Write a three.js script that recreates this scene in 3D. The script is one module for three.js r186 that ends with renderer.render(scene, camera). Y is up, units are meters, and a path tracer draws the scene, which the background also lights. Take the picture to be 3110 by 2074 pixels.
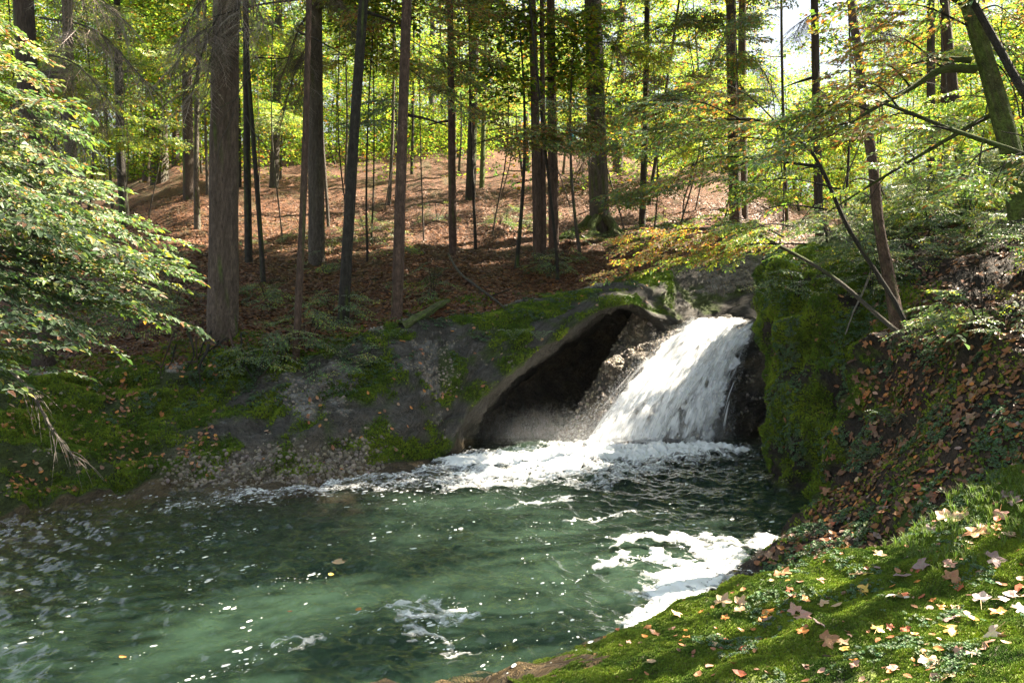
import * as THREE from 'three';
import { MarchingCubes } from 'three/addons/objects/MarchingCubes.js';
import { mergeGeometries } from 'three/addons/utils/BufferGeometryUtils.js';
import { createNoise3D, createNoise2D } from 'simplex-noise';

// ------------------------------------------------------------------ camera, sky, sun, exposure
const scene = new THREE.Scene();
const camera = new THREE.PerspectiveCamera(45, 1024 / 682, 0.1, 2000);
camera.position.set(0, 2.6, 0);
camera.rotation.x = -3 * Math.PI / 180;
camera.focus = 7.5; camera.userData.fStop = 5.6;
const renderer = new THREE.WebGLRenderer({ antialias: true });
renderer.setSize(1024, 682);
renderer.toneMapping = THREE.LinearToneMapping;
renderer.toneMappingExposure = 7.6;
renderer.shadowMap.enabled = true;

const AZ = 66 * Math.PI / 180, EL = 44 * Math.PI / 180;
const SUN = new THREE.Vector3(Math.sin(AZ) * Math.cos(EL), Math.sin(EL), -Math.cos(AZ) * Math.cos(EL));
// bright hazy autumn sky: pale overhead, whiter towards the horizon and round the sun
{
  const w = 256, h = 128, d = new Float32Array(w * h * 4), dir = new THREE.Vector3();
  for (let j = 0; j < h; j++) for (let i = 0; i < w; i++) {
    const el = ((j + 0.5) / h - 0.5) * Math.PI, az = ((i + 0.5) / w - 0.5) * 2 * Math.PI;
    dir.set(Math.cos(el) * Math.cos(az), Math.sin(el), Math.cos(el) * Math.sin(az));
    const up = Math.max(0, Math.sin(el)) ** 0.7, ang = Math.acos(Math.min(1, dir.dot(SUN))), glow = 0.6 * Math.exp(-((ang / 0.25) ** 2)) + 0.09 * Math.exp(-ang / 0.5);
    const c = [0.175 - 0.07 * up + glow, 0.185 - 0.052 * up + glow * 0.96, 0.2 - 0.024 * up + glow * 0.88];
    d.set([c[0], c[1], c[2], 1], (j * w + i) * 4);
  }
  const t = new THREE.DataTexture(d, w, h, THREE.RGBAFormat, THREE.FloatType);
  t.mapping = THREE.EquirectangularReflectionMapping; t.magFilter = THREE.LinearFilter; t.needsUpdate = true;
  scene.background = t; scene.environment = t;
}
const sun = new THREE.DirectionalLight(0xfff0d8, 5);
sun.name = 'sun';
sun.position.copy(SUN).multiplyScalar(120).add(new THREE.Vector3(0, 0, -20));
sun.target.position.set(0, 0, -20);
sun.castShadow = true;
sun.shadow.mapSize.set(4096, 4096);
Object.assign(sun.shadow.camera, { left: -70, right: 70, top: 60, bottom: -60, near: 1, far: 300 });
scene.add(sun, sun.target);

// ------------------------------------------------------------------ helpers
const V = (x, y, z) => new THREE.Vector3(x, y, z);
function rng(seed) { let s = seed >>> 0; return () => { s = (s + 0x6d2b79f5) | 0; let t = Math.imul(s ^ (s >>> 15), 1 | s); t = (t + Math.imul(t ^ (t >>> 7), 61 | t)) ^ t; return ((t ^ (t >>> 14)) >>> 0) / 4294967296; }; }
const R = rng(77);
const rr = (a, b, r = R) => a + (b - a) * r();
const pick = (a, r = R) => a[Math.floor(r() * a.length)];
const n3 = createNoise3D(rng(11)), n2 = createNoise2D(rng(12));
const clamp = (x, a = 0, b = 1) => Math.min(b, Math.max(a, x));
const sm = (a, b, x) => { const t = clamp((x - a) / (b - a)); return t * t * (3 - 2 * t); };
const mix = (a, b, t) => a + (b - a) * t;
const mix3 = (a, b, t) => [mix(a[0], b[0], t), mix(a[1], b[1], t), mix(a[2], b[2], t)];
function fbm(x, y, z, o = 4) { let s = 0, a = 0.5, f = 1; for (let i = 0; i < o; i++) { s += a * n3(x * f, y * f, z * f); a *= 0.5; f *= 2.03; } return s; }
const taken = new Map();
function numbered(name) { const k = taken.get(name) || 0; taken.set(name, k + 1); return k ? `${name}_${String(k).padStart(3, '0')}` : name; }
function lit(o) { o.castShadow = o.receiveShadow = true; return o; }
function tag(o, label, category, group) { o.userData.label = label; o.userData.category = category; if (group) o.userData.group = group; return o; }
function thing(name, label, category, pos = [0, 0, 0], group) { const g = new THREE.Group(); g.name = numbered(name); g.position.set(...pos); scene.add(tag(g, label, category, group)); return g; }
function structure(name, geo, mat, label) { const m = lit(new THREE.Mesh(geo, mat)); m.name = numbered(name); m.userData.kind = 'structure'; if (label) m.userData.label = label; scene.add(m); return m; }
function part(name, geo, mat, parent) { const m = lit(new THREE.Mesh(geo, mat)); m.name = name; parent.add(m); return m; }

// ------------------------------------------------------------------ textures (grain, litter, bark)
function lattice(seed, n, m) { const r = rng(seed), a = new Float32Array(n * m); for (let i = 0; i < a.length; i++) a[i] = r(); return a; }
function pnoise(seed, n, m = n) { // value noise that repeats with period 1, n by m cells
  const a = lattice(seed, n, m);
  return (u, v) => {
    const x = ((u % 1) + 1) % 1 * n, y = ((v % 1) + 1) % 1 * m, i = Math.floor(x), j = Math.floor(y);
    const f = x - i, g = y - j, s = f * f * (3 - 2 * f), t = g * g * (3 - 2 * g), I = (i + 1) % n, J = (j + 1) % m;
    return mix(mix(a[j % m * n + i % n], a[j % m * n + I], s), mix(a[J * n + i % n], a[J * n + I], s), t);
  };
}
function dataTex(w, h, fn, srgb = false) {
  const d = new Uint8Array(w * h * 4);
  for (let y = 0; y < h; y++) for (let x = 0; x < w; x++) { const c = fn((x + 0.5) / w, (y + 0.5) / h), k = (y * w + x) * 4; d[k] = clamp(c[0]) * 255; d[k + 1] = clamp(c[1]) * 255; d[k + 2] = clamp(c[2]) * 255; d[k + 3] = 255; }
  const t = new THREE.DataTexture(d, w, h); t.wrapS = t.wrapT = THREE.RepeatWrapping; t.magFilter = THREE.LinearFilter; t.minFilter = THREE.LinearMipmapLinearFilter; t.generateMipmaps = true; t.needsUpdate = true;
  if (srgb) t.colorSpace = THREE.SRGBColorSpace;
  return t;
}
function rep(t, x, y = x) { const c = t.clone(); c.repeat.set(x, y); c.needsUpdate = true; return c; }
const pA = pnoise(1, 8), pB = pnoise(2, 24), pC = pnoise(3, 64), pD = pnoise(4, 160);
const rockGrain = dataTex(512, 512, (u, v) => { const g = 0.52 + 0.22 * (pA(u, v) - 0.5) + 0.3 * (pB(u, v) - 0.5) + 0.34 * (pC(u, v) - 0.5) + 0.4 * (pD(u, v) - 0.5); const w = 0.05 * (pB(v, u) - 0.5); return [g + w, g, g - w]; });
const rockBump = dataTex(512, 512, (u, v) => { const g = 0.5 * pB(u, v) + 0.3 * pC(u, v) + 0.25 * pD(u, v); return [g, g, g]; });
const bA = pnoise(5, 14, 6), bB = pnoise(6, 36, 14), bC = pnoise(7, 80, 70);
const barkGrain = dataTex(256, 512, (u, v) => { const f = 0.12 + 0.32 * bA(u, v) + 0.34 * bB(u, v) + 0.3 * bC(u, v); return [f, f, f]; });
const litterTex = (() => {
  const c = document.createElement('canvas'); c.width = c.height = 1024; const g = c.getContext('2d'), r = rng(41);
  g.fillStyle = '#3a2a1e'; g.fillRect(0, 0, 1024, 1024);
  const tones = ['#8a5b3a', '#7a4a2c', '#a06a40', '#6b4630', '#5a3a28', '#94704e', '#7d5236', '#4a3324', '#b08058', '#6e4a34', '#9a6038'];
  for (let i = 0; i < 5200; i++) {
    const x = r() * 1024, y = r() * 1024, a = r() * 6.3, L = 10 + r() * 13, W = L * (0.4 + 0.25 * r());
    g.fillStyle = tones[Math.floor(r() * tones.length)];
    for (const ox of [-1024, 0, 1024]) for (const oy of [-1024, 0, 1024]) { if (x + ox < -30 || x + ox > 1054 || y + oy < -30 || y + oy > 1054) continue; g.beginPath(); g.ellipse(x + ox, y + oy, L, W * 0.6, a, 0, 7); g.fill(); }
  }
  const t = new THREE.CanvasTexture(c); t.colorSpace = THREE.SRGBColorSpace; t.wrapS = t.wrapT = THREE.RepeatWrapping; return t;
})();

// ------------------------------------------------------------------ lofted ground: a grid of points, smoothed and roughened
function cr(a, b, c, d, t) { const t2 = t * t, t3 = t2 * t; return 0.5 * (2 * b + (c - a) * t + (2 * a - 5 * b + 4 * c - d) * t2 + (3 * b - a - 3 * c + d) * t3); }
function surf(grid, u, v, out) {
  const n = grid.length, m = grid[0].length;
  const i = clamp(Math.floor(u), 0, n - 2), j = clamp(Math.floor(v), 0, m - 2), s = u - i, t = v - j;
  for (let k = 0; k < 3; k++) {
    const row = (q) => { const g = grid[clamp(q, 0, n - 1)]; return cr(g[clamp(j - 1, 0, m - 1)][k], g[j][k], g[j + 1][k], g[clamp(j + 2, 0, m - 1)][k], t); };
    out[k] = cr(row(i - 1), row(i), row(i + 1), row(i + 2), s);
  }
  return out;
}
function loft(grid, su, sv, disp, colour, flip = false) {
  const us = [], vs = [], n = grid.length - 1, m = grid[0].length - 1;
  const stepsOf = (s, cells) => { const a = []; for (let i = 0; i < cells; i++) { const k = typeof s === 'function' ? s(i) : s; for (let q = 0; q < k; q++) a.push(i + q / k); } a.push(cells); return a; };
  us.push(...stepsOf(su, n)); vs.push(...stepsOf(sv, m));
  const W = us.length, H = vs.length, pos = new Float32Array(W * H * 3), uv = new Float32Array(W * H * 2), par = new Float32Array(W * H * 2), o = [0, 0, 0], a = [0, 0, 0], b = [0, 0, 0];
  const N = V(), P = V(), du = V(), dv = V();
  for (let i = 0; i < W; i++) for (let j = 0; j < H; j++) {
    const k = i * H + j, u = us[i], v = vs[j];
    surf(grid, u, v, o); P.fromArray(o);
    surf(grid, Math.min(n, u + 0.02), v, a); surf(grid, Math.max(0, u - 0.02), v, b); du.set(a[0] - b[0], a[1] - b[1], a[2] - b[2]);
    surf(grid, u, Math.min(m, v + 0.02), a); surf(grid, u, Math.max(0, v - 0.02), b); dv.set(a[0] - b[0], a[1] - b[1], a[2] - b[2]);
    N.crossVectors(du, dv).normalize(); if (flip) N.negate();
    P.addScaledVector(N, disp(P, u, v));
    pos.set([P.x, P.y, P.z], k * 3); par.set([u, v], k * 2);
  }
  const at = (i, j, q) => pos[(i * H + j) * 3 + q], dist = (i, j, I, J) => Math.hypot(at(i, j, 0) - at(I, J, 0), at(i, j, 1) - at(I, J, 1), at(i, j, 2) - at(I, J, 2));
  for (let j = 0; j < H; j++) { let s = 0; for (let i = 0; i < W; i++) { if (i) s += dist(i, j, i - 1, j); uv[(i * H + j) * 2] = s; } }
  for (let i = 0; i < W; i++) { let s = 0; for (let j = 0; j < H; j++) { if (j) s += dist(i, j, i, j - 1); uv[(i * H + j) * 2 + 1] = s; } }
  const idx = [];
  for (let i = 0; i < W - 1; i++) for (let j = 0; j < H - 1; j++) { const p = i * H + j, q = p + H; if (flip) idx.push(p, p + 1, q, q, p + 1, q + 1); else idx.push(p, q, p + 1, p + 1, q, q + 1); }
  const g = new THREE.BufferGeometry();
  g.setAttribute('position', new THREE.BufferAttribute(pos, 3)); g.setAttribute('uv', new THREE.BufferAttribute(uv, 2)); g.setIndex(idx); g.computeVertexNormals();
  { let ny = 0; const q = g.attributes.normal; for (let k = 0; k < q.count; k++) ny += q.getY(k); if (ny < 0) { for (let k = 0; k < idx.length; k += 3) { const w = idx[k]; idx[k] = idx[k + 1]; idx[k + 1] = w; } g.setIndex(idx); g.computeVertexNormals(); } }
  const col = new Float32Array(W * H * 3), nor = g.attributes.normal;
  for (let k = 0; k < W * H; k++) { const c = colour(P.fromArray(pos, k * 3), par[k * 2], par[k * 2 + 1], N.fromBufferAttribute(nor, k)); col.set(c, k * 3); }
  g.setAttribute('color', new THREE.BufferAttribute(col, 3));
  g.userData.par = par;
  return g;
}
// random points on a surface: weight(p, n, u, v) between 0 and 1
function strew(geo, count, weight, r = R) {
  const p = geo.attributes.position, nn = geo.attributes.normal, ix = geo.index, par = geo.userData.par, T = ix.count / 3, cum = new Float64Array(T);
  const a = V(), b = V(), c = V(), n = V(), e = V(), f = V();
  let s = 0;
  for (let t = 0; t < T; t++) {
    const i = ix.getX(t * 3), j = ix.getX(t * 3 + 1), k = ix.getX(t * 3 + 2);
    a.fromBufferAttribute(p, i); b.fromBufferAttribute(p, j); c.fromBufferAttribute(p, k);
    const area = e.subVectors(b, a).cross(f.subVectors(c, a)).length() / 2;
    const w = weight(a, n.fromBufferAttribute(nn, i), par ? par[i * 2] : 0, par ? par[i * 2 + 1] : 0);
    s += area * clamp(w, 0, 50); cum[t] = s;
  }
  const out = []; if (s <= 0) return out;
  for (let q = 0; q < count; q++) {
    const x = r() * s; let lo = 0, hi = T - 1; while (lo < hi) { const m = (lo + hi) >> 1; if (cum[m] < x) lo = m + 1; else hi = m; }
    const i = ix.getX(lo * 3), j = ix.getX(lo * 3 + 1), k = ix.getX(lo * 3 + 2); let A = r(), B = r(); if (A + B > 1) { A = 1 - A; B = 1 - B; }
    const P = V().fromBufferAttribute(p, i).multiplyScalar(1 - A - B).addScaledVector(b.fromBufferAttribute(p, j), A).addScaledVector(c.fromBufferAttribute(p, k), B);
    const Nn = V().fromBufferAttribute(nn, i).multiplyScalar(1 - A - B).addScaledVector(b.fromBufferAttribute(nn, j), A).addScaledVector(c.fromBufferAttribute(nn, k), B).normalize();
    out.push({ p: P, n: Nn });
  }
  return out;
}
// loose triangle soup with colours
class Soup {
  constructor() { this.p = []; this.c = []; this.i = []; }
  v(x, y, z, c) { this.p.push(x, y, z); this.c.push(c[0], c[1], c[2]); return this.p.length / 3 - 1; }
  t(a, b, c) { this.i.push(a, b, c); }
  geo(normals = false) { const g = new THREE.BufferGeometry(); g.setAttribute('position', new THREE.Float32BufferAttribute(this.p, 3)); g.setAttribute('color', new THREE.Float32BufferAttribute(this.c, 3)); g.setIndex(this.i); if (normals) g.computeVertexNormals(); return g; }
}
const UPV = V(0, 1, 0), q0 = new THREE.Quaternion(), m0 = new THREE.Matrix4(), m1 = new THREE.Matrix4();
function frame(y, turn, r = R) { // quaternion: local y to the given normal, turned about it
  return new THREE.Quaternion().setFromUnitVectors(UPV, y).multiply(new THREE.Quaternion().setFromAxisAngle(UPV, turn));
}
function instanced(name, geo, mat, items, parent, kind = true) { // items: {m, c}
  const im = new THREE.InstancedMesh(geo, mat, items.length); im.name = parent ? name : numbered(name);
  items.forEach((it, k) => { im.setMatrixAt(k, it.m); if (it.c) im.setColorAt(k, it.c); });
  im.castShadow = im.receiveShadow = true; if (kind) im.userData.kind = 'stuff';
  (parent || scene).add(im); return im;
}
const place = (p, q, s) => new THREE.Matrix4().compose(p, q, typeof s === 'number' ? V(s, s, s) : s);

// ------------------------------------------------------------------ measured points of the place (metres)
const HILL = [[[-5.45,-0.44,-3.42],[-6.04,-0.14,-5.38],[-6.38,0.03,-6.31],[-7.44,0.32,-7.4],[-8.41,0.7,-8.4],[-9.58,1.09,-9.6],[-10.94,1.46,-11],[-15.36,2.15,-15.5],[-18.79,2.85,-19],[-23.68,3.79,-24],[-31.53,5.2,-32],[-42.3,7.21,-43],[-57.01,9.88,-58],[-78.58,13.68,-80],[-122.71,21.21,-125]],[[-5.41,-0.44,-5.13],[-6.01,-0.14,-7.08],[-6.35,0.03,-8.02],[-7.02,0.39,-8.9],[-7.7,0.8,-9.8],[-8.46,1.2,-10.8],[-9.38,1.55,-12],[-12.08,2.15,-15.5],[-14.78,2.85,-19],[-18.63,3.79,-24],[-24.8,5.2,-32],[-33.28,7.21,-43],[-44.85,9.88,-58],[-61.82,13.68,-80],[-96.54,21.21,-125]],[[-5.06,-0.44,-6.65],[-5.66,-0.14,-8.6],[-6.0,0.03,-9.54],[-6.46,0.38,-10.3],[-6.94,0.8,-11.1],[-7.49,1.23,-12],[-8.09,1.6,-13],[-9.63,2.15,-15.5],[-11.77,2.85,-19],[-14.84,3.79,-24],[-19.76,5.2,-32],[-26.52,7.21,-43],[-35.73,9.88,-58],[-49.25,13.68,-80],[-76.91,21.21,-125]],[[-4.58,-0.44,-7.7],[-5.18,-0.14,-9.65],[-5.52,0.03,-10.59],[-5.83,0.3,-11.2],[-6.18,0.67,-11.9],[-6.58,1.08,-12.7],[-6.88,1.44,-13.3],[-7.99,2.15,-15.5],[-9.77,2.85,-19],[-12.32,3.79,-24],[-16.4,5.2,-32],[-22.0,7.21,-43],[-29.65,9.88,-58],[-40.87,13.68,-80],[-63.83,21.21,-125]],[[-4.18,-0.75,-9.72],[-4.53,-0.14,-10.87],[-4.73,0.03,-11.42],[-4.96,0.33,-12.0],[-5.2,0.69,-12.6],[-5.39,1.11,-13.1],[-5.59,1.55,-13.6],[-6.75,2.47,-16.5],[-8.17,3.28,-20],[-10.19,4.5,-25],[-13.42,6.4,-33],[-17.86,9.04,-44],[-23.52,12.44,-58],[-32.41,17.2,-80],[-50.64,25.74,-125]],[[-3.28,-0.75,-9.77],[-3.63,-0.14,-10.92],[-3.83,0.03,-11.47],[-4.0,0.4,-12.0],[-4.22,0.81,-12.7],[-4.48,1.2,-13.5],[-4.54,1.77,-13.7],[-5.45,2.47,-16.5],[-6.59,3.28,-20],[-8.22,4.5,-25],[-10.82,6.4,-33],[-14.41,9.04,-44],[-18.97,12.44,-58],[-26.15,17.2,-80],[-40.85,25.74,-125]],[[-2.38,-0.75,-9.83],[-2.72,-0.14,-10.97],[-2.92,0.03,-11.53],[-3.04,0.4,-12],[-3.21,0.95,-12.7],[-3.33,1.38,-13.2],[-3.45,1.77,-13.7],[-4.14,2.47,-16.5],[-5.01,3.28,-20],[-6.25,4.5,-25],[-8.23,6.4,-33],[-10.95,9.04,-44],[-14.42,12.44,-58],[-19.88,17.2,-80],[-31.05,25.74,-125]],[[-1.57,-0.75,-10.5],[-1.92,-0.14,-11.65],[-2.12,0.03,-12.2],[-2.18,0.49,-12.6],[-2.28,1.09,-13.2],[-2.38,1.61,-13.8],[-2.48,1.99,-14.4],[-2.83,2.47,-16.5],[-3.43,3.28,-20],[-4.28,4.5,-25],[-5.63,6.4,-33],[-7.5,9.04,-44],[-9.87,12.44,-58],[-13.61,17.2,-80],[-21.26,25.74,-125]],[[-0.92,-0.75,-11.08],[-1.27,-0.14,-12.23],[-1.47,0.03,-12.78],[-1.5,0.55,-13.1],[-1.54,1.2,-13.5],[-1.62,1.81,-14.2],[-1.71,2.24,-15],[-2.04,2.93,-18],[-2.38,3.65,-21],[-2.94,4.85,-26],[-3.78,6.72,-33.5],[-4.96,9.38,-44],[-6.31,12.53,-56],[-8.44,17.95,-75],[-14.06,27.67,-125]],[[-0.83,-0.83,-17.2],[-0.88,-0.25,-14.6],[-1.09,0.03,-13.3],[-1.12,0.6,-13.7],[-1.14,1.3,-14],[-1.19,1.87,-14.6],[-1.25,2.35,-15.4],[-1.46,2.93,-18],[-1.7,3.65,-21],[-2.1,4.85,-26],[-2.69,6.72,-33.5],[-3.53,9.38,-44],[-4.49,12.53,-56],[-6.01,17.95,-75],[-10.02,27.67,-125]],[[-0.34,0.12,-18.3],[-0.52,0.63,-15.0],[-0.58,0.79,-14],[-0.6,1.14,-14.1],[-0.39,1.64,-14.5],[-0.4,2.08,-15],[-0.38,2.43,-15.8],[-0.43,2.93,-18],[-0.5,3.65,-21],[-0.62,4.85,-26],[-0.8,6.72,-33.5],[-1.05,9.38,-44],[-1.33,12.53,-56],[-1.78,17.95,-75],[-2.97,27.67,-125]],[[0.49,0.88,-18.8],[0.18,1.25,-15.4],[0.1,1.37,-14.3],[0.07,1.63,-14.4],[0.27,2.01,-14.8],[0.28,2.31,-15.4],[0.34,2.6,-16.2],[0.42,2.93,-18],[0.49,3.65,-21],[0.61,4.85,-26],[0.78,6.72,-33.5],[1.02,9.38,-44],[1.3,12.53,-56],[1.74,17.95,-75],[2.9,27.67,-125]],[[1.42,1.61,-18.6],[1.07,1.84,-15.9],[0.94,1.93,-14.8],[0.9,2.13,-14.9],[1.09,2.36,-15.3],[1.14,2.56,-16],[1.24,2.77,-16.8],[1.41,3.18,-18.5],[1.6,3.76,-21],[1.94,4.8,-25.5],[2.5,6.66,-33],[3.25,9.11,-43],[4.15,12.21,-55],[5.66,16.68,-75],[9.44,25.74,-125]],[[2.34,2.25,-18],[2.08,2.45,-16.4],[1.92,2.51,-15.5],[1.98,2.6,-15.7],[2.03,2.71,-16.1],[2.1,2.82,-16.6],[2.23,2.96,-17.3],[2.45,3.3,-19],[2.77,3.84,-21.5],[3.21,4.7,-25],[4.1,6.45,-32],[5.38,8.85,-42],[7.03,12.07,-55],[9.96,16.84,-78],[15.97,25.41,-125]],[[2.93,1.75,-16.8],[2.95,2.11,-16.7],[2.93,2.29,-16.6],[3.01,2.51,-16.8],[3.09,2.73,-17],[3.14,2.96,-17.3],[3.23,3.16,-17.8],[3.62,3.75,-20],[3.98,4.21,-22],[4.52,4.96,-25],[5.42,6.13,-30],[6.86,7.86,-38],[9.02,10.17,-50],[13.52,14.54,-75],[22.52,22.83,-125]],[[3.53,1.57,-16.9],[3.63,1.92,-17.2],[3.67,2.14,-17.4],[3.71,2.37,-17.6],[3.72,2.74,-17.9],[3.75,3.13,-18.3],[3.85,3.44,-18.8],[4.15,3.75,-20],[4.56,4.21,-22],[5.18,4.96,-25],[6.21,6.13,-30],[7.85,7.86,-38],[10.32,10.17,-50],[15.48,14.54,-75],[25.79,22.83,-125]],[[4.56,1.71,-17.8],[4.63,2.12,-18.1],[4.71,2.34,-18.4],[4.81,2.55,-18.8],[4.85,2.95,-19],[4.92,3.36,-19.3],[5.05,3.64,-19.8],[5.1,3.75,-20],[5.6,4.21,-22],[6.36,4.96,-25],[7.62,6.13,-30],[9.64,7.86,-38],[12.68,10.17,-50],[19.01,14.54,-75],[31.68,22.83,-125]],[[5.68,1.87,-18.4],[5.74,2.16,-18.6],[5.8,2.45,-18.8],[5.86,2.65,-19],[5.94,3.06,-19.3],[6.03,3.42,-19.6],[6.21,3.71,-20.2],[6.61,4.01,-21.5],[7.37,4.49,-24],[8.59,5.24,-28],[10.42,6.34,-34],[12.87,7.76,-42],[16.84,9.79,-55],[24.49,13.47,-80],[38.26,20.23,-125]],[[7.78,1.65,-19],[7.9,2.04,-19.3],[8.01,2.44,-19.6],[8.13,2.7,-19.9],[8.24,2.97,-20.2],[8.4,3.25,-20.6],[8.56,3.54,-21],[9.17,3.78,-22.5],[10.18,4.17,-25],[11.8,4.73,-29],[14.24,5.53,-35],[17.48,6.65,-43],[22.35,8.21,-55],[32.5,11.18,-80],[50.77,16.66,-125]],[[12.96,1.38,-20],[13.14,1.79,-20.3],[13.32,2.22,-20.6],[13.51,2.49,-20.9],[13.69,2.77,-21.2],[13.94,3.05,-21.6],[14.19,3.35,-22],[14.49,3.78,-22.5],[16.1,4.17,-25],[18.66,4.73,-29],[22.51,5.53,-35],[27.64,6.65,-43],[35.34,8.21,-55],[51.39,11.18,-80],[80.27,16.66,-125]],[[22.49,1.38,-20],[22.8,1.79,-20.3],[23.11,2.22,-20.6],[23.43,2.49,-20.9],[23.75,2.77,-21.2],[24.18,3.05,-21.6],[24.61,3.35,-22],[25.15,3.78,-22.5],[27.93,4.17,-25],[32.38,4.73,-29],[39.05,5.53,-35],[47.95,6.65,-43],[61.31,8.21,-55],[89.16,11.18,-80],[139.27,16.66,-125]]];
const RIGHT = [[[5.82,-0.42,-17.5],[5.85,0.14,-17.5],[5.8,0.79,-17.5],[5.66,1.54,-17.4],[5.52,2.28,-17.3],[5.6,3.01,-17.3],[6.58,3.59,-18],[8.77,4.37,-20.5],[12.12,5.54,-25],[19.64,8.37,-34],[25.64,10.97,-36.0],[37.64,14.37,-42]],[[4.82,-0.38,-14.9],[4.85,0.36,-14.8],[4.81,0.92,-14.7],[4.63,1.71,-14.6],[4.41,2.48,-14.6],[4.62,3.17,-14.8],[5.64,3.62,-15.8],[7.6,4.3,-18],[10.66,5.36,-22],[17.63,8.07,-30],[23.63,10.67,-32.0],[35.63,14.07,-38]],[[3.97,-0.34,-12.4],[3.93,0.38,-12.1],[3.98,1.09,-12.1],[4.1,1.79,-12.2],[4.29,2.43,-12.5],[4.69,2.96,-13],[5.7,3.43,-14],[7.43,4.05,-16],[10.0,5.01,-19],[16.63,7.41,-26],[22.63,10.01,-28.0],[34.63,13.41,-33]],[[3.98,-0.35,-10.7],[4.11,0.17,-10.7],[4.31,0.85,-10.8],[4.51,1.42,-10.9],[4.75,1.98,-11.1],[5.08,2.54,-11.4],[5.81,3.05,-12.2],[7.05,3.66,-13.5],[9.26,4.55,-16],[14.99,6.67,-22],[20.99,9.27,-24.0],[32.99,12.67,-28]],[[2.82,-0.24,-9.0],[3.47,0.17,-9.2],[4.0,0.64,-9.2],[4.4,1.13,-9.2],[4.71,1.61,-9.3],[5.05,2.1,-9.5],[5.62,2.6,-10],[6.62,3.18,-11],[8.16,3.93,-12.5],[12.65,5.75,-17],[18.65,8.35,-19.0],[30.65,11.75,-21.5]],[[1.72,-0.33,-7.9],[2.58,0.13,-7.95],[3.27,0.48,-8.0],[3.81,0.9,-7.9],[4.17,1.29,-7.8],[4.53,1.71,-7.8],[4.91,2.12,-7.9],[5.54,2.62,-8.3],[6.72,3.21,-9.3],[9.89,4.39,-12],[15.89,6.99,-13.35],[27.89,10.39,-14.7]],[[0.12,-0.12,-6.0],[1.4,-0.2,-6.5],[2.3,0.05,-6.7],[3.2,0.25,-6.75],[3.95,0.6,-6.7],[4.6,1.15,-6.6],[5.2,1.8,-6.6],[5.8,2.5,-6.7],[6.8,3.4,-7],[9.5,4.8,-8.5],[15.5,7.4,-9.25],[27.5,10.8,-10.0]],[[-1.5,-0.2,-5.4],[-0.8,0.0,-5.35],[0.2,-0.08,-5.4],[1.9,-0.05,-5.3],[3.0,0.3,-5.2],[3.8,0.55,-5.1],[4.7,1.2,-5.1],[5.6,2.1,-5.2],[6.9,3.2,-5.6],[10,5,-6.5],[16,7.6,-6.95],[28,11.0,-7.4]],[[-2.6,-0.15,-4],[-1.4,0.03,-3.9],[0.6,0.1,-3.6],[1.8,0.25,-3.6],[2.8,0.4,-3.6],[3.8,0.7,-3.5],[4.7,1.4,-3.4],[5.7,2.2,-3.4],[7,3.2,-3.5],[11,5.2,-3.5],[17,7.8,-3.5],[29,11.2,-3.5]],[[-6,-0.6,0],[-3,0.2,0],[-0.5,0.8,0],[1,0.85,0],[2.2,1.0,0],[3.4,1.5,0],[4.5,2.2,0],[5.6,3,0],[7.2,4,0],[11.5,6,0],[17.5,8.6,0.0],[29.5,12.0,0]],[[-9,-0.6,5],[-5,0.4,5],[-2,0.9,5],[0,1,5],[2,1.2,5],[3.4,1.7,5],[4.6,2.4,5],[6,3.2,5],[8,4.3,5],[12.5,6.3,5],[18.5,8.9,5.0],[30.5,12.3,5]]];
const MOUND = [[[0.1,-0.91,-6.4],[1.05,-0.87,-7.1],[1.81,-0.67,-7.4],[2.59,-0.49,-7.5],[3.35,-0.32,-7.5],[4.41,0.16,-7.85],[5.22,0.54,-8.05]],[[0.0,-0.23,-5.95],[0.96,-0.19,-6.65],[1.71,0.01,-6.95],[2.49,0.19,-7.05],[3.25,0.36,-7.05],[4.31,0.84,-7.4],[5.12,1.22,-7.6]],[[-0.05,-0.01,-5.65],[0.91,0.03,-6.35],[1.66,0.23,-6.65],[2.44,0.41,-6.75],[3.2,0.58,-6.75],[4.26,1.06,-7.1],[5.07,1.44,-7.3]],[[0.04,0.0,-5.45],[0.94,0.1,-5.75],[1.72,0.26,-5.85],[2.46,0.41,-5.9],[3.21,0.56,-5.95],[3.97,0.89,-6.05],[4.71,1.2,-6.2]],[[0.11,0.01,-5.35],[1.12,0.16,-5.25],[1.9,0.28,-5.15],[2.57,0.4,-5.1],[3.2,0.54,-5.15],[3.87,0.76,-5.2],[4.5,1.0,-5.3]],[[0.5,-0.08,-5.1],[1.0,0.12,-4.95],[1.65,0.3,-4.6],[2.2,0.45,-4.4],[2.8,0.6,-4.3],[3.7,0.8,-4.2],[4.6,1.05,-4.1]],[[0.4,-0.5,-4.9],[0.9,-0.1,-4.75],[1.4,0.25,-4.0],[1.9,0.42,-3.6],[2.6,0.6,-3.4],[3.5,0.85,-3.2],[4.5,1.15,-3]],[[0.1,-1,-4.6],[0.5,0.2,-3.6],[1.0,0.5,-2.4],[1.6,0.6,-2],[2.4,0.75,-1.8],[3.3,0.95,-1.7],[4.3,1.25,-1.6]]];
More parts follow.
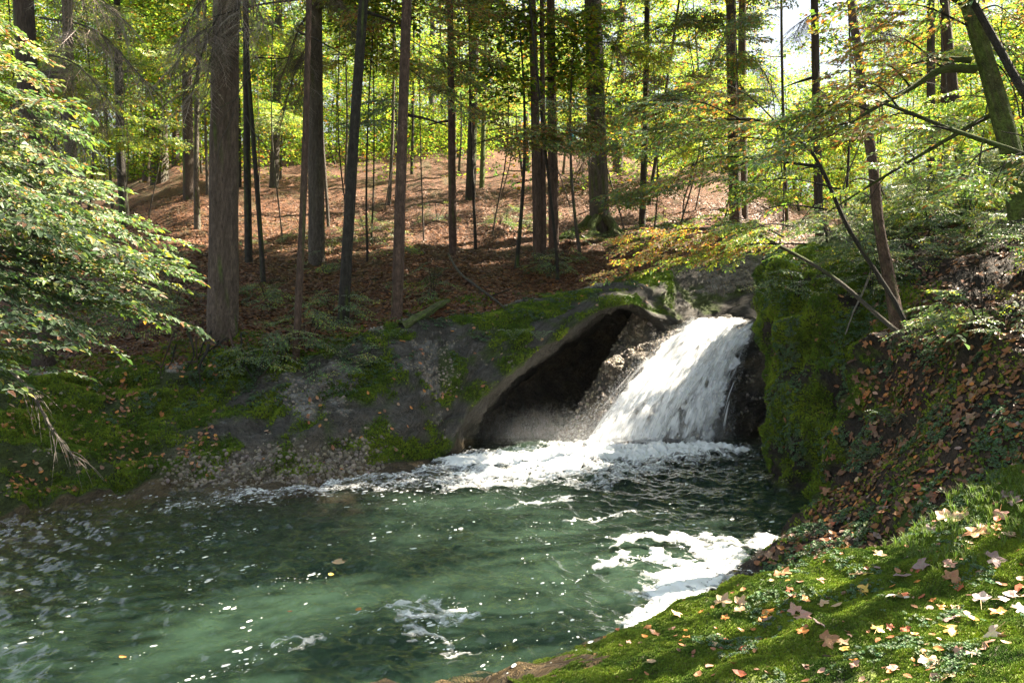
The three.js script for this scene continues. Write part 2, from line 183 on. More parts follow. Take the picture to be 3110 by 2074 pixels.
const FALLROCK = [[[2.73,2.55,-17.6],[3.61,2.25,-17.8],[4.01,2.13,-17.9],[4.8,2.17,-18],[5.53,2.25,-17.9],[6.08,2.27,-17.6]],[[2.49,2.33,-16.9],[3.4,2.09,-16.95],[3.86,2.0,-17],[4.53,1.97,-17],[5.05,2.02,-17],[5.88,2.02,-17]],[[1.97,1.61,-16.2],[2.68,1.47,-16.1],[3.26,1.41,-16.0],[4.02,1.41,-16.0],[4.54,1.4,-16.2],[5.6,1.34,-16.4]],[[1.41,0.73,-15.7],[1.96,0.64,-15.4],[2.62,0.64,-15.2],[3.43,0.64,-15.2],[4.14,0.56,-15.7],[5.55,0.49,-16.2]],[[0.82,-0.14,-15.4],[1.35,-0.07,-15.0],[2.16,-0.09,-14.8],[3.19,-0.09,-14.8],[3.92,-0.2,-15.5],[5.56,-0.2,-16.2]],[[0.52,-1.12,-15],[1.21,-1.05,-14.7],[2.13,-1.0,-14.5],[3.13,-1.0,-14.5],[3.91,-1.15,-15.1],[5.51,-1.37,-16]]];
const CAVE = [[-1.6,-13.6],[-1.3,-15.2],[-0.6,-17.0],[0.6,-18.2],[1.8,-18.4],[3.0,-17.6]];
const FALL_L = [[3.77,2.12,-17.2],[3.56,2.02,-16.85],[2.94,1.66,-16.15],[2.45,1.23,-15.7],[2.03,0.81,-15.3],[1.68,0.4,-15.05],[1.33,-0.04,-14.75]];
const FALL_R = [[5.21,2.11,-17.3],[5.0,1.96,-16.9],[4.6,1.61,-16.2],[4.34,1.21,-15.85],[4.05,0.79,-15.5],[3.88,0.36,-15.3],[3.75,-0.15,-15.15]];
const TREES = [
  [-7.68,4.12,-13.5,-0.009,0.207,20,"spruce","spruce_tree","thick dark spruce trunk rising behind the sunlit beech boughs"],
  [-14.0,4.34,-26.54,-0.012,0.224,20,"pale","spruce_tree","pale flaky spruce trunk standing alone behind the hanging grey twigs"],
  [-13.82,5.16,-29.56,-0.012,0.187,16,"dark","beech_tree","dark broadleaf trunk with a side branch forking off low"],
  [-18.32,8.58,-43.16,0.015,0.502,24,"pale","spruce_tree","straight spruce with pale sunlit bark on its sunward side"],
  [-20.88,9.32,-47.62,0.018,0.327,24,"spruce","spruce_tree","shaded spruce close behind the pale sunlit one"],
  [-20.06,10.49,-49.57,0.027,0.249,22,"spruce","spruce_tree","slim reddish spruce on the slope between two stouter trunks"],
  [-12.83,6.56,-32.91,0.03,0.243,22,"spruce","spruce_tree","brown spruce with ivy green low branches beside a grey sapling"],
  [-9.97,4.8,-26.23,0.008,0.104,9,"pale","beech_tree","thin grey sapling trunk on the slope beside the huge twin trunk"],
  [-4.92,1.75,-14.0,0.031,0.281,24,"big","spruce_tree","huge grey twin grown spruce standing over hanging bare roots"],
  [-6.5,3.46,-20.4,0.01,0.108,15,"dark","beech_tree","slim black trunk behind the huge twin trunk"],
  [-5.55,2.94,-18.43,-0.021,0.068,12,"dark","beech_tree","slender black stem with a kinked top beside the slim black trunk"],
  [-11.28,7.84,-39.32,0.043,0.249,23,"pale","spruce_tree","distant grey spruce half hidden by hanging needle twigs"],
  [-3.53,1.46,-13.4,0.024,0.071,15,"red","spruce_tree","thin reddish spruce rooted on top of the bare rock face"],
  [-5.01,3.55,-21.22,0.011,0.241,24,"grey","spruce_tree","stout grey spruce with mossy foot on the brown slope"],
  [-3.08,2.12,-15.0,0.072,0.119,18,"dark","spruce_tree","dark trunk leaning uphill behind the leafy bank shrubs"],
  [-3.71,3.54,-21.2,0.058,0.034,8,"dark","beech_tree","hair thin dark sapling beside the dark leaning trunk"],
  [-3.97,4.13,-23.35,0.009,0.031,7,"dark","beech_tree","bent hair thin sapling in the open part of the slope"],
  [-4.74,6.2,-31.98,0.008,0.084,12,"pale","beech_tree","thin pale pole trunk in the bright gap of the wood"],
  [-5.7,4.82,-25.71,0.01,0.061,11,"pale","beech_tree","thin pole trunk hugging the side of the stout grey spruce"],
  [-2.1,2.07,-15.0,0.045,0.119,18,"red","spruce_tree","brown spruce on the lip above the grey rock patch"],
  [-1.53,3.72,-21.44,-0.02,0.119,17,"red","spruce_tree","reddish brown spruce alone in the middle of the leafy slope"],
  [-1.61,6.41,-32.1,0.025,0.22,19,"dark","beech_tree","dark trunk sharing its foot with a mossy green one"],
  [-1.34,7.51,-36.81,0.03,0.126,15,"mossy","beech_tree","mossy green lit trunk sharing a foot with a dark one"],
  [-1.0,3.95,-22.75,-0.006,0.048,10,"dark","beech_tree","thin black pole standing below the dark and mossy pair"],
  [0.11,3.36,-19.79,0.001,0.057,6,"dark","beech_tree","thin dark pole ending under the orange leaf spray"],
  [-0.76,13.37,-59.03,-0.002,0.437,22,"spruce","spruce_tree","brown spruce behind the signpost at the path"],
  [0.81,9.32,-43.89,-0.016,0.174,18,"pale","beech_tree","pale pole trunk by the bright part of the path"],
  [0.63,3.45,-19.8,-0.033,0.131,18,"red","spruce_tree","dark spruce at the cliff edge with a thinner twin"],
  [0.76,3.48,-19.74,-0.012,0.078,17,"red","spruce_tree","thinner dark twin pressed against the cliff edge spruce"],
  [1.11,3.82,-21.82,-0.02,0.156,19,"red","spruce_tree","dark spruce on mossy roots beside the twin pair"],
  [1.74,3.72,-21.28,-0.013,0.051,6,"pale","beech_tree","thin pale pole in front of the great buttressed spruce"],
  [2.57,4.46,-24.12,-0.026,0.331,25,"buttress","spruce_tree","great spruce with mossy buttress roots above the cave"],
  [5.55,9.23,-43.76,0.019,0.312,22,"pale","beech_tree","dark trunk with a white sunlit edge behind the great spruce"],
  [3.86,4.73,-24.6,-0.0,0.117,16,"dark","beech_tree","dark stem behind the hazel leaves above the fall"],
  [4.92,5.96,-29.84,0.141,0.079,12,"dark","beech_tree","thin oblique stem among the yellow leaves"],
  [6.55,4.7,-24.25,-0.03,0.205,22,"spruce","spruce_tree","dark spruce of a close pair on the far bank"],
  [7.64,5.25,-27.35,-0.003,0.181,22,"spruce","spruce_tree","second dark spruce of the close pair on the far bank"],
  [8.2,4.85,-22,-0.057,0.134,21,"spruce","spruce_tree","grey spruce standing in front of the bright sky gap"],
  [9.57,4.92,-24,-0.015,0.051,10,"dark","beech_tree","wiry dark sapling beside the bright sky gap"],
  [-5.43,12.54,-56.03,-0.001,0.266,18,"pale","spruce_tree","far pale trunk below the brown earth mound"],
  [-4.71,12.82,-56.81,-0.011,0.12,14,"pale","beech_tree","far thin trunk beside the brown earth mound"],
  [-5.11,8.9,-42.33,0.014,0.089,13,"dark","beech_tree","far thin dark stem in the bright foliage"],
  [-59.84,20.32,-119.03,0.009,0.377,16,"dark","beech_tree","thin dark stem deep in the foliage behind pale flaky spruce"],
  [-16.64,10.67,-50.7,0.028,0.121,15,"dark","beech_tree","thin stem in the yellow light beside the huge twin trunk"],
  [10.1,5.37,-20,-0.039,0.116,18,"spruce","spruce_tree","dark spruce on the upper bank behind the mossy leaning tree"],
  [12.47,6.05,-24,-0.047,0.165,18,"spruce","spruce_tree","stout dark spruce half hidden behind its neighbour on the upper bank"],
  [10.85,6.61,-20,-0.13,0.127,18,"spruce","spruce_tree","reddish dark spruce high on the bank by the mossy tree"],
  [8.65,5.53,-26,-0.026,0.069,14,"dark","beech_tree","thin stem at the rim of the far bank"],
];
const FAR_TREES = [[-44.1,20.5,-63.4,5.9],[-56.1,28.0,-81.1,7.0],[-47.2,25.5,-70.6,6.3],[-35.8,21.9,-56.4,4.3],[-27.7,15.7,-45.6,4.9],[-20.4,13.7,-33.9,3.0],[-47.0,22.6,-81.0,5.0],[-22.5,13.4,-40.6,4.5],[-21.4,15.2,-39.9,4.9],[-29.6,20.0,-54.2,4.1],[-17.9,11.7,-35.0,4.0],[-38.3,22.3,-74.0,5.6],[-22.4,17.1,-45.6,3.9],[-18.6,13.6,-38.6,4.1],[-24.9,21.4,-54.8,3.9],[-18.1,16.6,-42.8,3.8],[-40.7,33.5,-94.2,6.4],[-35.6,26.3,-87.5,5.7],[-16.6,17.3,-44.4,4.0],[-25.2,24.4,-64.5,5.7],[-12.8,13.7,-34.9,3.1],[-15.3,14.6,-43.5,4.7],[-12.7,13.7,-38.8,3.6],[-20.7,21.1,-64.4,4.4],[-20.8,21.1,-70.3,4.6],[-22.6,22.2,-76.8,5.5],[-11.6,11.9,-41.6,3.8],[-14.4,21.7,-59.8,5.1],[-13.7,20.2,-57.7,4.9],[-7.9,13.2,-39.4,3.5],[-12.5,18.8,-59.3,5.0],[-13.0,21.5,-69.9,6.1],[-14.1,28.3,-77.1,5.9],[-10.9,22.6,-73.3,6.0],[-7.1,19.0,-51.5,5.4],[-7.1,16.6,-56.4,4.8],[-8.0,31.4,-88.0,5.5],[-3.4,17.2,-49.8,5.3],[-6.3,33.0,-93.2,5.8],[-2.7,12.1,-42.2,5.0],[-2.7,16.0,-54.1,4.6],[-0.9,22.3,-69.0,5.2],[1.0,25.1,-66.6,6.5],[0.5,12.6,-39.7,3.6],[3.0,20.2,-72.1,6.7],[1.3,14.2,-39.0,3.5],[2.6,15.0,-42.3,4.5],[2.6,10.4,-36.5,3.1],[6.8,18.2,-60.1,5.5],[6.2,21.6,-64.7,4.3],[9.9,24.8,-66.1,4.9],[6.7,13.1,-41.5,4.0],[6.3,13.5,-39.7,3.6],[7.5,11.8,-42.7,3.3],[7.5,11.9,-35.0,3.6],[13.5,24.9,-64.7,4.8],[18.5,21.5,-74.5,4.7],[11.8,18.0,-49.9,2.9],[12.1,15.8,-47.9,3.0],[18.9,28.8,-70.9,3.7],[15.4,9.7,-51.6,4.2],[13.7,9.7,-41.9,3.4],[19.4,10.4,-56.2,3.1],[14.1,9.5,-40.7,3.4],[20.2,12.3,-54.7,3.0],[26.0,12.9,-65.5,3.3],[37.0,15.1,-92.3,5.3],[38.3,15.8,-93.8,4.4],[20.8,16.9,-47.7,3.5],[38.0,14.6,-87.1,4.1],[27.5,14.4,-57.7,5.0],[27.6,21.6,-56.8,4.3],[39.0,23.1,-82.2,5.5],[31.9,19.6,-60.3,4.1],[43.8,24.5,-82.7,4.9],[24.9,15.4,-45.3,3.8],[22.5,13.2,-41.4,3.4],[21.5,13.8,-36.9,4.1],[22.6,14.7,-37.4,3.9],[29.9,17.1,-49.4,4.9],[20.9,11.5,-33.9,4.1],[32.9,15.7,-51.2,4.2],[42.2,23.9,-63.2,6.2],[56.2,25.9,-84.3,5.1],[-53.7,21.6,-81.7,5.3],[-42.1,16.1,-65.7,4.5],[-44.1,19.4,-76.4,5.6],[-47.3,22.2,-83.8,4.3],[-41.0,21.2,-82.4,4.2],[-37.6,18.5,-82.0,4.3],[-31.3,18.9,-72.6,4.7],[-28.5,18.3,-72.5,4.3],[-28.4,18.5,-81.4,4.9],[-24.0,18.6,-77.5,5.1],[-20.2,19.7,-73.9,4.1],[-16.0,14.7,-63.2,5.0],[-12.2,15.8,-62.0,5.8],[-12.2,18.5,-74.9,4.2],[-9.3,17.1,-66.8,4.8],[-5.2,17.5,-66.6,4.6],[-4.4,18.5,-70.6,5.0],[-2.5,22.1,-89.7,5.9],[2.5,20.1,-82.2,5.9],[4.2,20.8,-82.1,5.3],[7.3,17.7,-66.9,4.0],[8.5,14.2,-64.3,5.9],[12.5,15.2,-71.4,4.6],[18.7,18.7,-83.5,4.5],[23.6,17.7,-90.2,4.9],[19.2,14.9,-62.2,5.6],[20.9,13.5,-63.3,6.0],[26.9,16.8,-72.5,4.1],[32.4,14.3,-76.7,4.1],[27.9,14.0,-63.5,4.1],[35.5,16.3,-74.2,4.1],[46.5,20.0,-91.1,5.0],[43.6,17.9,-77.9,4.6],[46.2,14.6,-78.3,5.2],[-34.7,12.3,-54.6,2.1],[-36.3,12.5,-58.9,2.2],[-36.6,13.3,-63.0,2.0],[-30.0,12.1,-54.7,1.9],[-33.0,12.2,-61.3,1.9],[-26.9,11.7,-53.0,1.7],[-27.7,12.7,-58.9,1.7],[-22.8,11.7,-52.6,1.9],[-21.9,11.5,-53.2,1.9],[-21.9,13.5,-58.7,2.3],[-20.2,14.2,-58.9,2.4],[-20.0,14.6,-63.5,2.3],[-18.3,14.9,-61.7,1.7],[-14.7,13.5,-54.0,2.3],[-12.5,12.6,-52.8,2.2],[-11.2,13.4,-52.6,2.0],[-10.3,14.8,-63.4,1.8],[-8.1,13.9,-56.3,1.6],[-6.8,14.3,-61.9,1.7],[-4.4,12.9,-54.1,2.0],[-2.6,15.2,-61.5,1.9],[7.3,13.3,-57.8,2.0],[8.1,13.8,-55.3,2.2],[11.0,14.9,-61.0,2.0],[13.2,14.5,-63.8,2.4]];
const LEFT_BOUGHS = [[[-5.52,5.56,-7.5],[-4.69,4.86,-7.5],0],[[-5.54,5.1,-7.5],[-4.3,4.49,-7],0],[[-5.92,4.94,-8],[-4.41,4.31,-8],1],[[-5.94,4.62,-8],[-4.43,4.11,-7.6],1],[[-5.95,4.41,-8],[-4.13,3.73,-8],1],[[-5.58,3.99,-7.5],[-4.23,3.54,-7.5],2],[[-5.97,3.79,-8],[-4.0,3.27,-8.5],2],[[-5.23,3.53,-7],[-3.58,3.05,-7.2],2],[[-5.23,3.35,-7],[-3.6,2.85,-8],2],[[-5.09,3.19,-6.8],[-3.54,2.56,-7.5],2],[[-4.87,3.03,-6.5],[-3.79,2.51,-7],2],[[-4.88,2.89,-6.5],[-3.73,2.41,-6.5],2],[[-4.73,2.71,-6.3],[-3.92,2.15,-6.3],2],[[-5.1,2.9,-6.8],[-3.6,2.67,-7.0],2],[[-5.62,3.17,-7.5],[-4.13,2.88,-7.5],2],[[-4.66,2.58,-6.2],[-4.16,2.06,-6.2],2],[[-4.92,3.79,-6.6],[-3.9,3.26,-6.6],2],[[-6.7,4.41,-9],[-4.66,3.61,-9.2],1]];
const MOSSY_TRUNK = [[5.56,3.47,-9],[5.49,3.8,-9],[5.37,4.27,-9],[5.23,4.73,-9],[5.08,5.19,-9],[4.93,5.65,-9],[4.74,6.29,-9],[4.5,7.28,-9]];
const MOSSY_LIMBS = [[[4.98,5.06,-9],[4.6,5.03,-8.9],[4.21,4.81,-8.8],[3.7,4.53,-8.6],[3.21,4.23,-8.5]],[[4.94,5.15,-9],[4.59,5.2,-9.1],[4.37,5.18,-9.3]],[[4.92,5.7,-9],[4.2,5.82,-8.6],[3.54,5.79,-8.3]],[[5.42,4.66,-9.1],[5.31,4.62,-9.3],[4.82,4.32,-9.5],[4.29,3.97,-9.8],[3.8,3.63,-10]]];
const FORK_TREE = [[6.22,2.97,-8.3],[5.85,3.53,-8.3],[5.44,4.12,-8.3],[5.1,4.62,-8.3],[4.85,5.16,-8.4],[4.63,5.53,-8.4],[4.36,6.04,-8.4],[3.99,6.93,-8.4]];
const LONG_BRANCH_TREE = [[5.25,2.77,-7.2],[5.17,3.37,-7.2],[5.11,4.04,-7.2],[5.02,4.93,-7.2],[4.94,6.06,-7.2]];
const LONG_BRANCH = [[5.22,3.57,-7.3],[4.95,3.79,-7.6],[4.79,3.95,-7.8],[4.24,4.21,-8],[3.72,4.41,-8],[3.27,4.55,-8]];
const STOOL_STEMS = [[[4.92,1.99,-10],[4.76,2.52,-10.2],[4.27,3.48,-10.5],[3.89,4.27,-10.5],[3.71,4.51,-10.5],[3.14,4.83,-10.5],[2.62,4.81,-10.3]],[[4.95,1.99,-10],[4.67,2.27,-10.2],[4.11,2.88,-10.6],[3.51,3.32,-11],[3.29,3.46,-11.1],[2.73,3.51,-11.2]]];
const STOOL_LIMB = [[3.87,4.26,-10.5],[3.42,4.32,-10.5],[2.84,4.36,-10.4]];
const SLIM_TRUNK = [[4.89,1.97,-10.3],[4.81,2.79,-10.5],[4.66,3.49,-10.5],[4.55,4.32,-10.5],[4.44,4.96,-10.5],[4.32,5.78,-10.5],[4.24,6.32,-10.5],[4.1,7.64,-10.5],[4.02,8.95,-10.5]];
const HAZEL_BOUGHS = [[[3.51,3.32,-11],[1.43,3.04,-11.6],"rust"],[[3.29,3.46,-11.1],[1.67,3.45,-11.6],"rust"],[[3.83,3.31,-10.8],[2.31,3.11,-11.4],"yellow"],[[3.09,3.51,-11.2],[1.81,3.22,-11.3],"rust"],[[3.71,3.53,-10.8],[2.92,3.39,-10.8],"yellow"],[[3.58,3.4,-10.9],[2.73,3.69,-11.2],"yellow"]];
const STOOL_BOUGHS = [[[4.18,3.92,-10.3],[2.75,4.01,-10.2],"mixed"],[[3.89,4.27,-10.5],[3.05,3.87,-10.3],"yellow"],[[3.71,4.51,-10.5],[1.96,4.51,-10.3],"mixed"],[[3.14,4.83,-10.5],[1.64,4.61,-10.3],"mixed"],[[3.88,3.69,-10.2],[2.81,3.59,-10.2],"yellow"],[[2.82,4.81,-10.3],[1.71,4.99,-10.1],"mixed"],[[2.84,4.36,-10.4],[2.09,4.15,-10.4],"orange"],[[3.39,4.69,-10.4],[2.46,5.28,-10.2],"orange"],[[4.02,3.87,-10.3],[3.44,3.46,-10.0],"yellow"]];
const MOSSY_BOUGHS = [[[3.7,4.53,-8.6],[2.99,4.48,-8.5],"orange"],[[3.52,4.41,-8.6],[2.86,4.04,-8.5],"mixed"],[[4.21,4.81,-8.8],[3.69,4.99,-8.6],"orange"],[[4.6,5.03,-8.9],[3.76,5.4,-8.8],"orange"],[[4.91,5.51,-9],[3.8,5.67,-8.8],"orange"],[[4.92,5.7,-9],[3.93,5.86,-8.6],"mixed"],[[4.52,5.2,-9.2],[4.24,4.87,-9.2],"orange"],[[4.82,4.32,-9.5],[4.3,4.05,-9.4],"yellow"],[[5.31,4.62,-9.3],[4.93,4.21,-9.2],"yellow"],[[4.29,3.97,-9.8],[3.87,3.85,-9.8],"yellow"],[[4.54,4.13,-9.6],[4.1,3.68,-9.6],"yellow"],[[5.02,5.38,-9],[5.37,5.04,-8.8],"mixed"],[[5.08,5.19,-9],[5.4,4.71,-8.9],"mixed"],[[4.96,5.65,-9],[5.27,5.54,-8.8],"orange"]];
const LONG_BOUGHS = [[[4.24,4.21,-8],[3.65,4.06,-7.9],"mixed"],[[3.72,4.41,-8],[3.27,4.66,-8],"orange"],[[3.39,4.51,-8],[2.78,4.22,-7.9],"mixed"],[[4.64,4.04,-7.9],[4.18,3.68,-7.8],"yellow"],[[4.79,3.96,-7.8],[4.4,3.61,-7.6],"yellow"],[[4.95,3.79,-7.6],[4.46,4.12,-7.6],"mixed"],[[3.94,4.33,-8],[3.4,4.18,-7.9],"orange"]];
const MID_BOUGHS = [[[-0.78,5.84,-17.5],[1.92,6.36,-17.2],"orange"],[[-0.6,6.11,-17.5],[1.4,6.07,-17.3],"orange"],[[-0.14,5.89,-17.3],[1.03,5.78,-17.2],"mixed"],[[-2.08,8.27,-17],[-0.84,7.58,-17],"orange"],[[-2.08,7.84,-17],[-1.02,6.97,-17],"mixed"],[[-2.17,7.32,-17],[-1.45,6.49,-16.8],"mixed"],[[-2.16,8.1,-17],[-2.87,8.45,-17],"orange"],[[0.13,6.61,-17.3],[1.39,6.69,-17.3],"mixed"],[[-2.07,6.67,-16.5],[-2.47,5.81,-16],"green"],[[-1.44,7.1,-19],[-0.55,6.71,-19],"orange"],[[-2.07,8.79,-17],[-0.67,8.27,-17],"orange"],[[-0.78,9.07,-20],[0.88,9.48,-20],"orange"],[[-1.51,8.46,-20],[-0.27,7.95,-20],"mixed"]];
const SPRUCE_BOUGHS = [[[-7.3,7.33,-13],[-5.45,6.48,-12],0],[[-7.31,6.94,-13],[-5.25,5.69,-12],0],[[-7.39,5.68,-13],[-6.27,4.69,-12.3],0],[[-7.43,5.21,-13],[-6.48,4.18,-12.3],0],[[-7.36,6.41,-13],[-5.98,5.53,-12.4],0],[[-7.45,5.88,-13],[-7.42,4.88,-12.3],0],[[-4.61,7.69,-13.6],[-5.07,6.36,-12.6],8],[[-4.62,7.42,-13.6],[-4.97,5.5,-12.8],8],[[-4.62,7.21,-13.6],[-4.7,5.83,-12.8],8],[[-4.61,7.83,-13.6],[-3.75,6.74,-12.8],8],[[-4.62,7.07,-13.6],[-5.18,5.97,-12.6],8],[[-4.57,7.97,-13.6],[-3.44,7.23,-12.9],8],[[-4.6,8.1,-13.6],[-4.03,6.48,-12.6],8],[[-4.64,9.68,-20],[-5.25,7.73,-19.2],13],[[-4.65,9.07,-20],[-5.37,6.45,-19.2],13],[[-4.64,10.09,-20],[-3.64,8.71,-19.2],13],[[-4.66,8.66,-20],[-4.81,7.1,-19],13],[[2.27,9.88,-22.5],[3.0,8.65,-21.8],31],[[2.34,7.11,-22.5],[1.78,5.88,-22],31],[[6.3,10.37,-24],[5.41,8.74,-23.4],35],[[6.71,9.63,-24],[7.37,8.26,-23.4],36],[[7.71,9.88,-21.5],[7.03,9.07,-21],37],[[7.83,8.02,-21.5],[8.15,7.25,-21],37],[[4.35,6.25,-10.6],[4.66,5.96,-10.4],-1],[[-11.36,15.54,-40],[-12.47,14.03,-39],11],[[-19.32,17.95,-46],[-17.43,15.78,-45],3],[[-14.11,9.4,-27],[-12.89,7.89,-26.4],1],[[-14.06,11.06,-27],[-14.77,9.79,-26.4],1]];
const FOAM_PATHS = [[[[3.86,-14.08,0.22],[2.41,-13.96,0.8],[1.21,-13.76,0.8],[0.03,-13.38,0.55],[-0.8,-12.95,0.45]],1.5],[[[0.86,-13.02,0.5],[0.03,-12.41,0.4],[-0.61,-12.04,0.3]],1.0],[[[0.99,-12.04,0.25],[0.15,-11.69,0.22],[-0.7,-11.42,0.15]],0.7],[[[-1.4,-12.2,0.3],[-2.3,-11.47,0.35],[-3.25,-10.95,0.3],[-3.89,-10.47,0.22],[-4.31,-10.14,0.15]],0.25],[[[-1.1,-11.75,0.3],[-1.97,-11.34,0.3],[-2.81,-11.07,0.25]],0.4],[[[1.04,-8.63,0.05],[1.25,-8.83,0.09],[1.54,-8.83,0.1],[1.85,-8.75,0.12],[2.11,-8.47,0.16],[2.13,-8.13,0.14],[1.88,-7.89,0.13],[1.58,-7.63,0.14],[1.36,-7.34,0.14]],1.15],[[[0.86,-7.94,0.05],[1.06,-8.1,0.08],[1.29,-8.15,0.08],[1.54,-8.33,0.07],[1.6,-8.09,0.1],[1.57,-7.82,0.1]],1.1],[[[2.18,-7.91,0.12],[1.81,-7.57,0.18],[1.5,-7.28,0.16],[1.3,-7.01,0.14],[1.18,-6.76,0.12]],1.2],[[[1.83,-7.34,0.1],[1.43,-6.91,0.14],[1.17,-6.72,0.14],[0.93,-6.53,0.1]],1.25],[[[2.95,-8.82,0.1],[2.69,-8.67,0.14],[2.41,-8.5,0.1]],1.4],[[[2.06,-9.05,0.06],[2.41,-8.75,0.06],[2.19,-8.44,0.08]],0.9],[[[-1.0,-6.76,0.05],[-0.74,-7.04,0.07],[-0.51,-7.01,0.07],[-0.61,-6.86,0.08],[-0.77,-6.67,0.08],[-0.62,-6.58,0.1],[-0.35,-6.76,0.08]],0.55],[[[-0.74,-6.4,0.07],[-0.59,-6.27,0.08],[-0.45,-6.15,0.08],[-0.25,-6.07,0.06]],0.55],[[[-1.07,-6.72,0.04],[-1.46,-6.53,0.02]],0.5],[[[-1.59,-6.07,0.04],[-1.77,-5.92,0.03]],0.5],[[[0.94,-10.71,0.05],[0.42,-10.47,0.05],[-0.14,-10.14,0.04]],0.5],[[[1.34,-9.83,0.05],[0.64,-9.54,0.04]],0.45],[[[-0.66,-12.95,0.3],[-1.41,-12.29,0.3],[-2.1,-11.75,0.28],[-2.86,-11.26,0.22],[-3.58,-10.9,0.16]],0.55],[[[1.91,-13.02,0.4],[0.81,-12.2,0.4],[-0.16,-11.75,0.3],[-0.95,-11.42,0.25]],0.6],[[[2.7,-13.2,0.35],[2.03,-12.51,0.3],[1.07,-11.47,0.25]],0.5]];
const MID_TREES = [[-12.41,9.63,-24,1.64,"yellow"],[-12.88,8.85,-27,1.66,"lime"],[-13.15,12.31,-30,1.55,"lime"],[-12.22,11.97,-32,1.48,"yellow"],[-7.92,9.42,-26,1.74,"lime"],[-6.66,10.61,-24,1.98,"lime"],[-4.28,9.94,-22,1.68,"yellow"],[-4.75,12.63,-31,1.79,"yellow"],[-2.56,10.61,-24,1.83,"mixed"],[-0.57,10.12,-24,1.84,"mixed"],[-0.44,10.58,-33,1.64,"yellow"],[2.1,10.62,-30,1.52,"yellow"],[3.15,10.04,-23,1.64,"yellow"],[3.39,6.3,-20,1.59,"mixed"],[4.39,9.04,-22,1.8,"orange"],[5.75,8.48,-26,1.64,"yellow"],[5.03,9.07,-20,1.7,"mixed"],[5.8,6.12,-19,1.2,"yellow"],[4.42,5.43,-19,1.34,"mixed"],[8.22,5.93,-18,1.56,"lime"],[8.35,7.06,-17,1.55,"orange"],[8.72,5.92,-15,1.27,"lime"],[7.35,4.69,-17,1.13,"yellow"],[7.72,4.83,-14,1.13,"yellow"]];
const MAPLE_SPOTS = [[2.73,-6.28,0.17,"two"],[2.76,-5.79,0.18,"white"],[3.12,-6.11,0.14,"mauve"],[3.21,-5.92,0.14,"brown"],[2.94,-6.11,0.13,"mauve"],[3.22,-5.55,0.13,"pale"],[3.24,-5.35,0.13,"orange"],[3.03,-5.02,0.15,"pale"],[2.81,-4.74,0.15,"pink"],[2.08,-5.34,0.14,"brown"],[2.16,-5.28,0.1,"tan"],[2.16,-5.2,0.08,"yellow"],[2.29,-4.8,0.09,"pink"],[2.05,-5.73,0.15,"pink"],[2.05,-5.84,0.12,"pink"],[2.09,-6.04,0.12,"pink"],[1.89,-5.91,0.15,"orange"],[1.65,-6.34,0.15,"tan"],[1.78,-6.29,0.14,"tan"],[1.73,-6.1,0.11,"tan"],[2.1,-5.53,0.09,"mauve"],[2.44,-5.41,0.1,"yellow"],[2.49,-5.27,0.09,"red"],[2.62,-5.37,0.08,"red"],[2.55,-5.44,0.06,"red"],[2.61,-5.21,0.06,"orange"],[1.98,-5.49,0.09,"orange"],[2.63,-6.03,0.13,"yellow"],[2.9,-5.36,0.11,"mauve"],[2.82,-5.2,0.14,"yellow"],[3.43,-5.52,0.11,"mauve"],[3.29,-5.25,0.12,"pale"],[2.96,-5.66,0.06,"orange"],[3.05,-5.53,0.09,"red"],[1.56,-5.45,0.07,"red"],[1.53,-5.72,0.08,"red"],[1.42,-5.61,0.06,"tan"],[1.26,-5.85,0.07,"orange"],[1.58,-5.98,0.07,"orange"],[1.22,-6.08,0.07,"pink"],[1.47,-6.24,0.06,"orange"],[1.08,-6.06,0.09,"brown"],[1.3,-6.31,0.11,"tan"],[0.86,-5.96,0.05,"pink"],[2.2,-6.59,0.17,"brown"],[2.98,-6.62,0.12,"tan"],[3.7,-6.68,0.21,"tan"],[3.61,-6.76,0.16,"tan"],[3.64,-6.31,0.22,"brown"],[3.92,-6.51,0.17,"pink"],[4.07,-6.68,0.18,"mauve"],[4.05,-6.57,0.13,"mauve"],[3.51,-5.94,0.16,"mauve"],[3.46,-6.71,0.15,"mauve"],[3.28,-6.03,0.12,"pink"],[2.48,-4.8,0.13,"tan"],[2.7,-4.72,0.09,"pale"],[2.68,-4.82,0.08,"pink"],[2.42,-6.34,0.08,"pink"],[2.29,-5.92,0.1,"tan"],[2.92,-5.76,0.06,"red"],[3.21,-5.77,0.09,"red"],[3.07,-6.09,0.06,"red"],[2.14,-6.22,0.07,"red"],[1.99,-5.93,0.07,"red"],[1.81,-5.88,0.06,"orange"],[2.25,-5.39,0.05,"pink"],[2.09,-4.92,0.07,"pink"],[3.33,-5.5,0.09,"pale"],[2.21,-6.06,0.08,"orange"],[2.98,-5.59,0.07,"orange"],[2.84,-5.82,0.08,"red"],[3.81,-6.18,0.12,"tan"],[3.82,-6.38,0.09,"orange"],[2.45,-4.51,0.11,"tan"],[3.77,-6.19,0.12,"tan"]];
const RING_TREES = [[9,4.6,-6,17,3.8,'green'],[13,6.4,-10,18,4.2,'mixed'],[10,5.2,-13.5,17,3.6,'green'],[16,7.5,-4,18,4.4,'green'],[17,8,-14,19,4.2,'mixed'],[14,7,-19,18,4,'green'],[9.5,4.8,0,17,4,'mixed'],[14,6.5,4,18,4.3,'green'],[22,10,-9,19,4.5,'green'],[21,9.5,-18,18,4.2,'mixed'],[24,10,0,19,4.6,'green'],[3.5,1.2,7,17,4.2,'green'],[-4,0.8,9,18,4.4,'mixed'],[10,4,10,18,4.2,'green'],[-9,0.5,6,17,4.2,'green'],[-13,1.8,-3,18,4.2,'green'],[-14,2.6,-11,18,4.2,'mixed'],[-18,4,-18,18,4.4,'green'],[18,9,-26,18,4.2,'green'],[27,12,-26,19,4.4,'mixed']];
